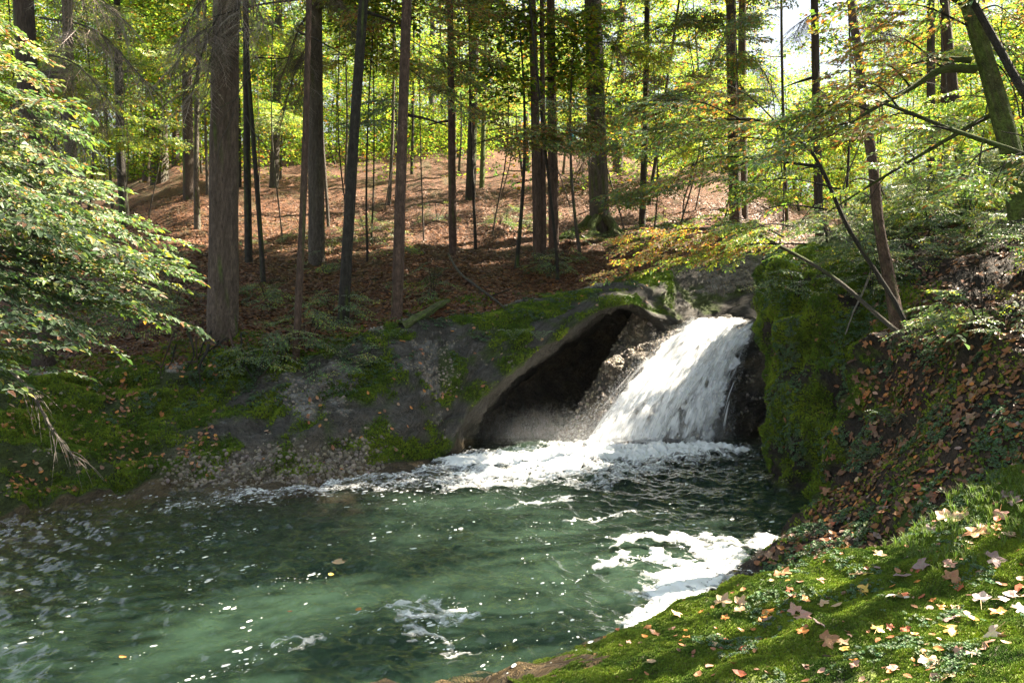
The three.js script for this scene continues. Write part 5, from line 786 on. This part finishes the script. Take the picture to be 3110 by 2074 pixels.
// ------------------------------------------------------------------ moss, litter, pebbles
{
  const s = new Soup(), r = rng(71);
  for (let k = 0; k < 9; k++) { const a = k / 9 * 6.283 + r(), o = 0.25 + 0.5 * r(), l = rr(0.6, 1.1, r), w = 0.2, c = [1, 1, 1].map((v) => v * rr(0.7, 1.2, r)), x = Math.cos(a), z = Math.sin(a), i = s.v(x * 0.1 - z * w, -0.2, z * 0.1 + x * w, c), j = s.v(x * 0.1 + z * w, -0.2, z * 0.1 - x * w, c), t = s.v(x * o, l, z * o, c); s.t(i, j, t); }
  const tuft = s.geo(), mossMat = new THREE.MeshStandardMaterial({ vertexColors: true, roughness: 1, side: THREE.DoubleSide });
  const tufts = (pts, a, b, colFn, rg) => pts.map(({ p, n }) => ({ m: place(p, frame(n.clone().lerp(UPV, 0.3).normalize(), rg() * 6.28), rr(a, b, rg)), c: colFn(p, rg) }));
  const mossTone = (p, rg) => { const f = fbm(p.x * 1.3, p.y, p.z * 1.3, 4), g = fbm(p.x * 5, p.y * 5, p.z * 5, 2), k = rr(0.75, 1.25, rg), c = mix3([0.09, 0.16, 0.018], [0.28, 0.35, 0.03], clamp(0.45 + 0.9 * f + 0.6 * g)); return new THREE.Color().setRGB(c[0] * k, c[1] * k, c[2] * k); };
  const rg = rng(72);
  let m = instanced('mound_moss', tuft, mossMat, tufts(strew(moundGeo, 120000, (p, n, u, v) => (v > 1.5 && v < 5.2 && p.z < -3.7 ? (v > 4.4 && u < 2.6 ? 0.25 : 1) : 0), rg), 0.009, 0.019, (p, q) => mossTone(p, q), rg));
  m.userData.label = 'short bright moss covering the mound';
  m = instanced('bank_moss', tuft, mossMat, tufts(strew(rightGeo, 45000, (p, n, u, v) => (v > 0.6 && v < 6 && u > 0.8 && u < 6 ? (u < 3.3 ? 1 : 0.22) * sm(-0.15, 0.15, fbm(p.x * 0.9, p.y * 0.9, p.z * 0.9 + 7, 4) + (u < 3 ? 0.3 : 0)) : 0), rg), 0.018, 0.04, (p, q) => mossTone(p, q), rg));
  m.userData.label = 'thick moss hanging on the rock wall';
  m = instanced('shore_moss', tuft, mossMat, tufts(strew(hillGeo, 50000, (p, n, u, v) => (v > 2.15 && v < 6.3 && u > 1.2 && u < 14.5 ? sm(-0.1, 0.2, fbm(p.x * 0.9, p.y * 0.9, p.z * 0.9, 4) + (u < 4.5 ? 0.15 : 0)) * (1 - bareRock(p, u, v)) : 0), rg), 0.018, 0.042, (p, q) => mossTone(p, q), rg));
  m.userData.label = 'low moss on the shore and the cliff';
  // leafy ground cover in patches on the mound
  const s2 = new Soup(); for (let k = 0; k < 6; k++) { const a = k * 1.05 + r(), d = V(Math.cos(a), rr(0.1, 0.5, r), Math.sin(a)).normalize(), up = V(rr(-0.3, 0.3, r), 1, rr(-0.3, 0.3, r)), sd = V().crossVectors(d, up).normalize(); addLeaf(s2, V(d.x * 0.2, rr(0.2, 0.7, r), d.z * 0.2), d, sd, up, rr(0.8, 1.2, r), 0.85, [1, 1, 1].map(() => rr(0.8, 1.15, r)), true, r); }
  const cover = (geo, n, w, a, b, dark) => strew(geo, n, w, rg).map(({ p, n: nn }) => ({ m: place(p.addScaledVector(nn, 0.006), frame(nn.lerp(UPV, 0.4).normalize(), rg() * 6.28), rr(a, b, rg)), c: new THREE.Color().setRGB(0.085 * dark * rr(0.8, 1.2, rg), 0.155 * dark * rr(0.8, 1.2, rg), 0.06 * dark * rr(0.7, 1.2, rg)) }));
  const patchy = (p) => sm(0.1, 0.3, fbm(p.x * 1.7 + 5, 2, p.z * 1.7, 4));
  m = instanced('ground_cover', s2.geo(), coverMat, [...cover(moundGeo, 1700, (p, n, u, v) => (v > 1.8 && v < 5.2 && u > 1.4 && p.z < -3.9 ? patchy(p) : 0), 0.012, 0.024, 1), ...cover(rightGeo, 4200, (p, n, u, v) => (v > 1 && v < 6 && u > 0.9 && u < 6 ? patchy(p) : 0), 0.02, 0.04, 0.8), ...cover(hillGeo, 1100, (p, n, u, v) => (v > 4 && v < 6.2 && u > 3 && u < 14 ? patchy(p) * (1 - bareRock(p, u, v)) : 0), 0.02, 0.045, 0.7)]);
  m.userData.label = 'small round leaved ground cover creeping through the moss';
  // grass blades on the back of the mound
  const s3 = new Soup(); for (let k = 0; k < 7; k++) { const a = r() * 6.28, o = 0.2 + 0.5 * r(), x = Math.cos(a), z = Math.sin(a), c = [1, 1, 1].map(() => rr(0.8, 1.2, r)), i = s3.v(-z * 0.035, 0, x * 0.035, c), j = s3.v(z * 0.035, 0, -x * 0.035, c), k1 = s3.v(x * o * 0.4 - z * 0.025, 0.7, z * o * 0.4 + x * 0.025, c), k2 = s3.v(x * o * 0.4 + z * 0.025, 0.7, z * o * 0.4 - x * 0.025, c), t = s3.v(x * o, rr(0.75, 1.1, r), z * o, c); s3.t(i, j, k1); s3.t(j, k2, k1); s3.t(k1, k2, t); }
  m = instanced('grass', s3.geo(), coverMat, strew(moundGeo, 420, (p, n, u, v) => (u > 3.9 && v > 1.7 && v < 3 ? 1 : 0), rg).map(({ p }) => ({ m: place(p, frame(UPV, rg() * 6.28), rr(0.05, 0.11, rg)), c: new THREE.Color().setRGB(0.12, 0.22, 0.03) })));
  m.userData.label = 'thin grass growing on the mound';
}
const dryLeaf = (() => { const s = new Soup(), r = rng(81), c = [1, 1, 1]; return [0, 1, 2].map((k) => { const q = new Soup(), L = 1, cup = [0.18, -0.1, 0.3][k], at = (t, w, h) => q.v(w, h + cup * (t - 0.5) ** 2 * 2, t - 0.5, c); const b = at(0, 0, 0.02), l1 = at(0.3, -0.3, 0.06 + cup * 0.3), l2 = at(0.7, -0.24, 0.05 + cup * 0.2), t = at(1, 0, 0.04), r1 = at(0.3, 0.3, 0.02), r2 = at(0.7, 0.24, 0.08), m1 = at(0.5, 0, 0); q.t(b, m1, l1); q.t(l1, m1, l2); q.t(l2, m1, t); q.t(b, r1, m1); q.t(r1, r2, m1); q.t(r2, t, m1); return q.geo(); }); })();
const DRY = [[0.3, 0.12, 0.05], [0.36, 0.15, 0.06], [0.24, 0.1, 0.05], [0.2, 0.1, 0.06], [0.4, 0.2, 0.1], [0.16, 0.08, 0.05], [0.32, 0.2, 0.13], [0.42, 0.17, 0.04]];
const dryTone = (r, k = 1) => { const c = pick(DRY, r), q = k * rr(0.7, 1.25, r); return new THREE.Color().setRGB(c[0] * q, c[1] * q, c[2] * q); };
const leafFrame = (n, r) => frame(n.clone().add(V(rr(-0.35, 0.35, r), rr(0, 0.2, r), rr(-0.35, 0.35, r))).normalize(), r() * 6.283);
{
  const rg = rng(91), mk = (geo, n, w, a, b, k) => strew(geo, n, w, rg).map(({ p, n: nn }) => ({ m: place(p.addScaledVector(nn, 0.012), leafFrame(nn, rg), rr(a, b, rg)), c: dryTone(rg, k) }));
  const litter = [
    ...mk(hillGeo, 90000, (p, n, u, v) => (v > 5.9 && v < 10.2 && u > 2.5 && u < 19 ? (0.35 + 1.2 * sm(-0.3, 0.3, fbm(p.x * 0.8, 1, p.z * 0.8, 3))) * (24 / Math.max(14, -p.z)) ** 2 : 0), 0.06, 0.1, 0.5),
    ...mk(hillGeo, 620, (p, n, u, v) => (v > 2.2 && v < 6 && u > 1.5 && u < 14 ? (u < 4.6 ? 1 : 0.1) * (0.2 + sm(0, 0.3, fbm(p.x * 1.4, p.y, p.z * 1.4, 3))) : 0), 0.055, 0.095, 1.1),
    ...mk(rightGeo, 7000, (p, n, u, v) => (v > 0.9 && v < 7.5 && u > 1.4 && u < 7.2 && p.z < -3 && !(u > 5.4 && p.y < 0.2) ? (0.04 + sm(2.9, 3.8, u + 0.2 * (v - 3.4))) * (0.3 + sm(-0.3, 0.25, fbm(p.x * 1.2 + 9, p.y, p.z * 1.2, 3))) : 0), 0.025, 0.095, 0.6),
    ...mk(moundGeo, 260, (p, n, u, v) => (v > 1.4 && v < 5.2 ? 1 : 0), 0.03, 0.06, 1.15),
  ];
  dryLeaf.forEach((g, k) => { const m = instanced('leaf_litter', g, dryMat, litter.filter((_, i) => i % 3 === k)); m.userData.label = 'brown and orange fallen leaves strewn over the ground'; });
  // pebbles
  const pg = new THREE.IcosahedronGeometry(1, 1), pp = pg.attributes.position; for (let i = 0; i < pp.count; i++) { const k = 1 + 0.18 * n3(pp.getX(i) * 1.3, pp.getY(i) * 1.3, pp.getZ(i) * 1.3); pp.setXYZ(i, pp.getX(i) * k, pp.getY(i) * k * 0.65, pp.getZ(i) * k * 0.85); } pg.computeVertexNormals();
  const stones = (geo, n, w, a, b, k) => strew(geo, n, w, rg).map(({ p, n: nn }) => { const q = rr(0.5, 1.25, rg) * k; return { m: place(p, frame(nn, rg() * 6.28), a + (b - a) * rg() ** 2.5), c: new THREE.Color().setRGB(0.3 * q, 0.26 * q * rr(0.9, 1.05, rg), 0.21 * q * rr(0.8, 1.1, rg)) }; });
  const m = instanced('gravel', pg, new THREE.MeshStandardMaterial({ roughness: 0.7 }), [
    ...stones(hillGeo, 2100, (p, n, u, v) => sm(3.5, 4.4, u) * (1 - sm(6.9, 7.6, u)) * (v > 1.7 && v < 3.3 ? 1 - sm(2.5, 3.3, v) : 0), 0.008, 0.042, 0.7),
    ...stones(hillGeo, 2100, (p, n, u, v) => bareRock(p, u, v) * (v > 2.4 && v < 6 ? 1 : 0), 0.01, 0.03, 0.7),
    ...stones(fallRockGeo, 3200, (p, n, u, v) => (u < 2 ? 1 : 0.2) * (v > 0.6 ? 1 : 0.2), 0.012, 0.045, 0.75)]);
  m.userData.label = 'rounded pebbles set in the rock and along the shore';
}

// ------------------------------------------------------------------ single fallen leaves
function mapleLeaf(seed, two) { // five-lobed leaf with stalk, curled; base at the origin, tip along +z, about 1 across
  const r = rng(seed), q = new Soup(), lobes = [[-2.35, 0.36], [-2.0, 0.44], [-1.62, 0.38], [-1.25, 0.56], [-1.05, 0.62], [-0.85, 0.52], [-0.6, 0.46], [-0.3, 0.6], [0, 0.74], [0.3, 0.6], [0.6, 0.46], [0.85, 0.52], [1.05, 0.62], [1.25, 0.56], [1.62, 0.38], [2.0, 0.44], [2.35, 0.36]];
  const bx = rr(-0.35, 0.35, r), bz = rr(-0.15, 0.4, r), lift = (x, z) => 0.09 + bx * x * Math.abs(x) * 0.9 + bz * z * z * 0.55 + 0.05 * Math.sin(x * 7 + seed) + 0.04 * Math.cos(z * 8);
  const col = (k) => (two && k < 8 ? [1.7, 2.2, 0.5] : [1, 1, 1]).map((v) => v * rr(0.88, 1.1, r));
  const c = q.v(0, lift(0, 0), 0, col(9)), ring = lobes.map(([a, l], k) => { const L = l * rr(0.85, 1.12, r), x = Math.sin(a) * L, z = Math.cos(a) * L; return q.v(x, lift(x, z), z, col(k)); });
  const mid = lobes.map(([a, l], k) => { const x = Math.sin(a) * l * 0.5, z = Math.cos(a) * l * 0.5; return q.v(x, lift(x, z) - 0.015, z, col(k)); });
  for (let k = 0; k + 1 < ring.length; k++) { q.t(c, mid[k + 1], mid[k]); q.t(mid[k], mid[k + 1], ring[k]); q.t(ring[k], mid[k + 1], ring[k + 1]); }
  const sa = rr(-0.5, 0.5, r), len = rr(0.4, 0.95, r); stick(q, V(0, lift(0, 0), 0), V(Math.sin(Math.PI + sa) * len, rr(0.02, 0.18, r), Math.cos(Math.PI + sa) * len), 0.014, 0.011, [1.2, 1.1, 0.7]);
  return q.geo();
}
const mapleGeos = [0, 1, 2, 3, 4, 5, 6].map((k) => mapleLeaf(700 + k * 13)), mapleTwo = mapleLeaf(777, true);
const LEAFTONE = { two: [0.32, 0.2, 0.14], white: [0.72, 0.66, 0.6], mauve: [0.25, 0.17, 0.16], brown: [0.3, 0.15, 0.07], pale: [0.62, 0.5, 0.44], orange: [0.5, 0.2, 0.05], pink: [0.42, 0.24, 0.18], tan: [0.5, 0.34, 0.2], yellow: [0.6, 0.4, 0.09], red: [0.42, 0.12, 0.06] };
const SAID = { two: 'half yellow half brown maple leaf spread on the moss', white: 'broad whitish maple leaf with a long stalk on the moss', mauve: 'dull mauve maple leaf lying on the moss', brown: 'crisp brown maple leaf curled on the moss', pale: 'pale pinkish maple leaf lying on the moss', orange: 'orange maple leaf lying on the moss', pink: 'dusky pink maple leaf lying on the moss', tan: 'tan dried maple leaf lying on the moss', yellow: 'yellow maple leaf lying on the moss', red: 'rust red leaf lying on the moss' };
const leafMats = {}; for (const k of Object.keys(LEAFTONE)) { leafMats[k] = dryMat.clone(); leafMats[k].color = new THREE.Color().setRGB(...LEAFTONE[k]); }
const down = new THREE.Raycaster(), probeA = new THREE.Mesh(moundGeo, groundMat.clone()), probeB = new THREE.Mesh(rightGeo, groundMat.clone()); probeA.material.side = probeB.material.side = THREE.DoubleSide;
function groundAt(x, z, from = 6) { down.set(V(x, from, z), V(0, -1, 0)); const h = down.intersectObjects([probeA, probeB])[0]; if (!h) return null; const n = h.face.normal.clone(); if (n.y < 0) n.negate(); return { p: h.point, n }; }
{
  const r = rng(95);
  MAPLE_SPOTS.forEach(([x, z, size, tone], k) => {
    const h = groundAt(x, z); if (!h) return;
    const geo = tone === 'two' ? mapleTwo : mapleGeos[k % 7], m = lit(new THREE.Mesh(geo, leafMats[tone]));
    m.name = numbered('maple_leaf'); m.position.copy(h.p).addScaledVector(h.n, 0.012); m.quaternion.copy(frame(h.n.clone().add(V(rr(-0.2, 0.2, r), 0.1, rr(-0.2, 0.2, r))).normalize(), r() * 6.283)); m.scale.setScalar(size * 0.86);
    tag(m, SAID[tone], 'leaf', tone === 'two' || tone === 'white' ? undefined : 'fallen maple leaves on the moss'); scene.add(m);
  });
  // beech leaves one can pick out on the mound and the near slope
  const spots = [...strew(moundGeo, 70, (p, n, u, v) => (v > 1.5 && v < 5 && p.z < -3.9 && u > 0.6 ? 1 : 0), r).map((s) => [s, 'moss']), ...strew(rightGeo, 200, (p, n, u, v) => (u > 3.3 && u < 6.4 && v > 0.8 && v < 5 && p.x / -p.z < 0.64 ? 1 : 0), r).map((s) => [s, 'slope'])];
  const bTones = ['red', 'orange', 'brown', 'pink', 'tan', 'mauve'], words = { red: 'rust red', orange: 'orange', brown: 'brown', pink: 'dusky pink', tan: 'tan', mauve: 'dull mauve' };
  spots.forEach(([{ p, n }, where], k) => {
    const tone = pick(bTones, r), m = lit(new THREE.Mesh(dryLeaf[k % 3], leafMats[tone])); m.name = numbered('beech_leaf'); m.position.copy(p).addScaledVector(n, 0.016); m.quaternion.copy(leafFrame(n, r)); m.scale.setScalar(rr(0.06, 0.095, r));
    tag(m, where === 'moss' ? `small ${words[tone]} beech leaf on the mossy mound` : `small ${words[tone]} beech leaf on the dark leafy slope`, 'leaf', where === 'moss' ? 'fallen beech leaves on the moss' : 'fallen beech leaves on the slope'); scene.add(m);
  });
  // torn maple leaves matted into the litter of the slope
  const mats = strew(rightGeo, 260, (p, n, u, v) => (u > 2.9 && u < 6.4 && v > 0.9 && v < 6 && p.z < -5 && !(u > 5.4 && p.y < 0.2) ? 1 : 0), r).map(({ p, n }) => ({ m: place(p.addScaledVector(n, 0.012), leafFrame(n, r), rr(0.06, 0.13, r)), c: dryTone(r, 0.75) }));
  instanced('leaf_litter', mapleGeos[3], dryMat, mats).userData.label = 'maple leaves matted among the litter of the leafy bank';
  // leaves afloat
  for (const [x, z, s, tone, kind, label] of [[-1.68, -8.0, 0.15, 'tan', 1, 'tan maple leaf floating on the pool with its stalk up'], [-1.72, -7.7, 0.09, 'yellow', 0, 'small yellow leaf afloat beside the tan maple leaf'], [-1.27, -6.68, 0.08, 'orange', 0, 'single orange beech leaf afloat on the open pool'], [-1.83, -6.66, 0.05, 'red', 0, 'tiny rust red leaf afloat on the open pool'], [-2.83, -5.86, 0.07, 'orange', 0, 'small orange leaf afloat near the lower end of the pool']]) {
    const m = lit(new THREE.Mesh(kind ? mapleGeos[2] : dryLeaf[0], leafMats[tone])); m.name = numbered(kind ? 'maple_leaf' : 'beech_leaf'); m.position.set(x, wave(x, z) + 0.006, z); m.quaternion.copy(frame(UPV, r() * 6)); m.scale.setScalar(s); scene.add(tag(m, label, 'leaf'));
  }
}

// ------------------------------------------------------------------ shrubs, ferns, seedlings
function shrub(x, y, z, w, h, n, variants, label, group, r, name = 'shrub', cat = 'shrub') {
  const t = thing(name, label, cat, [x, y, z], group), items = [];
  for (let k = 0; k < 4; k++) { const a = r() * 6.28, e = V(Math.cos(a) * w * rr(0.3, 0.8, r), h * rr(0.6, 1, r), Math.sin(a) * w * rr(0.3, 0.8, r)); part('stem', limbTube([V(0, -0.1, 0), e.clone().multiplyScalar(0.5).add(V(0, 0.1 * h, 0)), e], 0.009, 0.003, { seg: 4, rings: 8, bark: 'dark' }), barkMat, t); }
  for (let k = 0; k < n; k++) { const a = r() * 6.28, q = Math.sqrt(r()), p = V(Math.cos(a) * q * w, h * rr(0.15, 1, r) * (1.1 - 0.5 * q), Math.sin(a) * q * w); if (inSunPath(p.clone().add(t.position), r, [[litZones[0][0], 2.2, 0.5], [litZones[2][0], 1.6, 0.4]])) continue; items.push({ m: place(p, new THREE.Quaternion().setFromEuler(new THREE.Euler(rr(-0.1, 0.6, r), Math.PI / 2 - a + rr(-0.7, 0.7, r), rr(-0.35, 0.35, r), 'YXZ')), rr(0.65, 1.15, r)), c: tint(r, 0.8, 1.3) }); }
  crown(t, variants, items, leafMat, 'foliage'); return t;
}
{
  const r = rng(120);
  const hp = strew(rightGeo, 95, (p, n, u, v) => (v > 4.2 && v < 9.3 && u > 0.9 && u < 6 && p.x / -p.z < 0.72 ? (v > 5.5 ? 1 : 0.3) : 0), r);
  hp.forEach(({ p }) => shrub(p.x, p.y, p.z, rr(0.4, 0.75, r), rr(0.35, 0.8, r), 34, SMALL, 'low leafy shrub on the upper leafy bank', 'low shrubs on the leafy bank', r));
  // seedlings and brambles on the brown slope
  strew(hillGeo, 26, (p, n, u, v) => (v > 6.1 && v < 9.2 && u > 3.5 && u < 16 ? 1 : 0), r).forEach(({ p }) => shrub(p.x, p.y, p.z, rr(0.25, 0.6, r), rr(0.3, 0.9, r), 16, SMALL, 'small leafy seedling on the brown forest slope', 'seedlings on the forest slope', r, 'seedling', 'sapling'));
  // understorey along the brow of the cliff
  for (const [x, y, z, w, h, n, label] of BANK_SHRUBS) shrub(x, y, z, w, h, n, SMALL, label, undefined, r);
  // ferns
  const fr = new Soup(), fl = rng(5); for (let k = 0; k < 9; k++) { const a = k / 9 * 6.28 + fl() * 0.5; let prev = null; for (let i = 0; i <= 12; i++) { const t = i / 12, d = 0.45 * t, p = V(Math.cos(a) * d, 0.3 * Math.sin(t * 2.2), Math.sin(a) * d), W = 0.085 * Math.sin(Math.PI * (0.12 + 0.88 * t) ** 0.8) + 0.004; if (prev) { stick(fr, prev, p, 0.002, 0.0015, [0.06, 0.09, 0.02]); for (const sg of [-1, 1]) { const d2 = V(-Math.sin(a) * sg + Math.cos(a) * 0.4, -0.15, Math.cos(a) * sg + Math.sin(a) * 0.4).normalize(); addLeaf(fr, p, d2, V(Math.cos(a), 0, Math.sin(a)), UPV, W, 0.024, [0.06, 0.13, 0.03], false, fl); } } prev = p; } }
  const fernGeo = fr.geo();
  FERNS.forEach(([x, y, z, s, label]) => { const t = thing('fern', label, 'fern', [x, y, z]); const m = part('frond_rosette', fernGeo, leafMat, t); m.scale.setScalar(s); m.rotation.y = r() * 6; });
  // round leaved seedling on the leafy slope
  const t = thing('hazel_seedling', 'hazel seedling with round pale green leaves on the leafy slope', 'sapling', SEEDLING[0]), items = [], rels = SEEDLING.map((p) => rel(V(...p), t));
  part('stem', limbTube(rels, 0.008, 0.003, { seg: 5, rings: 20, bark: 'pale' }), barkMat, t);
  const round = new Soup(), rs = rng(8); addLeaf(round, V(), V(0, -0.15, 1).normalize(), V(1, 0, 0), UPV, 1, 0.85, [0.14, 0.24, 0.07], true, rs);
  for (let k = 0; k < 26; k++) { const f = rr(0.45, 1, r), c = new THREE.CatmullRomCurve3(rels).getPoint(f), a = r() * 6.28, d = rr(0.02, 0.26, r); items.push({ m: place(c.add(V(Math.cos(a) * d, rr(-0.06, 0.1, r), Math.sin(a) * d)), new THREE.Quaternion().setFromEuler(new THREE.Euler(rr(-0.1, 0.5, r), r() * 6.28, rr(-0.4, 0.4, r), 'YXZ')), rr(0.07, 0.11, r)) }); }
  crown(t, [round.geo()], items, leafMat, 'foliage');
}

// ------------------------------------------------------------------ dead wood
{
  const r = rng(130);
  let t = thing('fallen_branch', 'pale curved fallen branch lying down the slope to the cliff edge', 'branch', FALLEN[0]);
  part('bough', limbTube(FALLEN.map((p) => rel(V(...p), t)), 0.03, 0.022, { bark: 'pale', rings: 31 }), barkMat, t);
  part('side_twig', limbTube([rel(V(...FALLEN[3]), t), rel(V(...FALLEN[3]), t).add(V(0.35, 0.12, 0.05)), rel(V(...FALLEN[3]), t).add(V(0.6, 0.25, 0.1))], 0.014, 0.006, { bark: 'dark' }), barkMat, t);
  t = thing('dead_stick', 'bleached bent stick hanging down the mossy bank', 'branch', STICK[0]);
  part('bough', limbTube(STICK.map((p) => rel(V(...p), t)), 0.018, 0.008, { bark: 'bleached', rings: 24 }), barkMat, t);
  t = thing('dead_branch', 'dead grey spruce branch with a broom of bare twigs over the water', 'branch', BROOM[0]);
  const rb = BROOM.map((p) => rel(V(...p), t)); part('bough', limbTube(rb, 0.016, 0.004, { bark: 'bleached', rings: 24 }), barkMat, t);
  const curve = new THREE.CatmullRomCurve3(rb);
  for (let k = 0; k < 34; k++) { const f = rr(0.02, 0.9, r), o = curve.getPoint(f), tg = curve.getTangent(f), d = tg.clone().add(V(rr(-0.5, 0.5, r), rr(-0.5, 0.2, r), rr(-0.5, 0.5, r))).normalize(), l = rr(0.2, 0.55, r) * (1.1 - 0.5 * f), m = o.clone().addScaledVector(d, l * 0.5).add(V(0, 0.02, 0)), e = o.clone().addScaledVector(d, l).add(V(0, -0.05, 0)); part('twig', limbTube([o, m, e], 0.0045, 0.0015, { seg: 4, rings: 8, bark: 'bleached' }), barkMat, t); }
  t = thing('mossy_log', 'rotten moss covered log lying along the cliff brow', 'log', LOG[0]);
  part('stem', limbTube(LOG.map((p) => rel(V(...p), t)), 0.085, 0.05, { bark: 'mossy', rings: 24, seg: 12, rough: 0.2 }), barkMat, t);
  t = thing('tree_stump', 'small pale cut stump by the forest path', 'stump', STUMP);
  part('stem', barkTube([V(0, -0.3, 0), V(0, 0.2, 0), V(0, 0.5, 0)], (q) => 0.28 - 0.05 * q, { bark: 'pale', flare: 0.2, rings: 8 }), barkMat, t);
  const cut = new THREE.CircleGeometry(0.24, 16); cut.rotateX(-Math.PI / 2); cut.translate(0, 0.5, 0); part('cut_face', cut, new THREE.MeshStandardMaterial({ color: new THREE.Color().setRGB(0.6, 0.5, 0.36), roughness: 0.9 }), t);
}
// ------------------------------------------------------------------ signpost and walker by the path
{
  let t = thing('signpost', 'thin pale signpost with two pointed boards by the forest path', 'sign', SIGN);
  const grey = new THREE.MeshStandardMaterial({ color: new THREE.Color().setRGB(0.5, 0.5, 0.46), roughness: 0.6 }), white = new THREE.MeshStandardMaterial({ color: new THREE.Color().setRGB(0.75, 0.74, 0.66), roughness: 0.7 });
  const pole = new THREE.CylinderGeometry(0.045, 0.045, 2.5, 10); pole.translate(0, 1.05, 0); part('post', pole, grey, t);
  const arrow = (y, l, d) => { const s = new THREE.Shape(); s.moveTo(0.15 * -d, -0.1); s.lineTo(l * d, -0.1); s.lineTo((l + 0.14) * d, 0.0); s.lineTo(l * d, 0.1); s.lineTo(0.15 * -d, 0.1); const g = new THREE.ExtrudeGeometry(s, { depth: 0.03, bevelEnabled: false }); g.translate(0, y, 0.045); part('board', g, white, t); };
  arrow(1.72, 0.62, -1); arrow(2.05, 0.3, -1);
  // walker: one continuous body
  t = thing('person', 'walker in a teal blue jacket and dark trousers on the path', 'person', PERSON);
  const J = [[0.0, 1.63, 0, 0.1, 0.0, 1.56, 0, 0.085], [0, 1.5, 0, 0.06, 0, 1.42, 0, 0.07], [0, 1.36, 0, 0.15, 0, 1.05, 0, 0.135], [-0.09, 1.36, 0, 0.11, 0.09, 1.36, 0, 0.11], [-0.06, 0.98, 0, 0.13, 0.06, 0.98, 0, 0.13], [-0.2, 1.38, 0, 0.07, -0.33, 1.13, -0.06, 0.055], [-0.33, 1.13, -0.06, 0.052, -0.2, 0.97, 0.1, 0.042], [0.2, 1.38, 0, 0.07, 0.33, 1.14, -0.04, 0.055], [0.33, 1.14, -0.04, 0.052, 0.25, 1.0, 0.14, 0.042], [-0.09, 0.92, 0, 0.1, -0.11, 0.5, 0.02, 0.07], [-0.11, 0.5, 0.02, 0.068, -0.12, 0.1, -0.02, 0.048], [0.09, 0.92, 0, 0.1, 0.13, 0.5, 0.05, 0.07], [0.13, 0.5, 0.05, 0.068, 0.15, 0.1, 0.0, 0.048], [-0.12, 0.05, 0, 0.045, -0.13, 0.04, 0.16, 0.035], [0.15, 0.05, 0, 0.045, 0.17, 0.04, 0.16, 0.035], [-0.2, 0.97, 0.1, 0.04, -0.17, 0.93, 0.14, 0.025], [0.25, 1.0, 0.14, 0.04, 0.22, 0.97, 0.2, 0.025]];
  const res = 72, mc = new MarchingCubes(res, groundMat, false, false, 60000); mc.isolation = 0;
  const dist = (x, y, z) => { let s = 0; for (const [ax, ay, az, ra, bx, by, bz, rb] of J) { const dx = bx - ax, dy = by - ay, dz = bz - az, h = clamp(((x - ax) * dx + (y - ay) * dy + (z - az) * dz) / (dx * dx + dy * dy + dz * dz || 1)); const d = Math.hypot(x - ax - dx * h, y - ay - dy * h, z - az - dz * h) - mix(ra, rb, h); s += Math.exp(-d * 38); } return -Math.log(s) / 38; };
  for (let k = 0; k < res; k++) for (let j = 0; j < res; j++) for (let i = 0; i < res; i++) mc.field[i + j * res + k * res * res] = -dist((i / res * 2 - 1) * 0.95, (j / res * 2 - 1) * 0.95 + 0.88, (k / res * 2 - 1) * 0.95);
  mc.update();
  const n = mc.count, pos = mc.positionArray.slice(0, n * 3), nor = mc.normalArray.slice(0, n * 3), col = new Float32Array(n * 3);
  for (let k = 0; k < n; k++) { const x = pos[k * 3] * 0.95, y = pos[k * 3 + 1] * 0.95 + 0.88, z = pos[k * 3 + 2] * 0.95; pos.set([x, y, z], k * 3); const c = y > 1.6 || (y > 1.5 && z < 0.02) ? [0.06, 0.04, 0.03] : y > 1.47 ? [0.5, 0.32, 0.25] : y > 0.93 ? ((Math.abs(x) > 0.15 && y < 1.0 && z > 0.06) ? [0.5, 0.32, 0.25] : [0.05, 0.28, 0.4]) : y > 0.09 ? [0.03, 0.032, 0.04] : [0.05, 0.04, 0.03]; col.set(c, k * 3); }
  const g = new THREE.BufferGeometry(); g.setAttribute('position', new THREE.BufferAttribute(pos, 3)); g.setAttribute('normal', new THREE.BufferAttribute(nor, 3)); g.setAttribute('color', new THREE.BufferAttribute(col, 3));
  part('body', g, new THREE.MeshStandardMaterial({ vertexColors: true, roughness: 0.8 }), t); t.rotation.y = 2.9;
}

renderer.render(scene, camera);
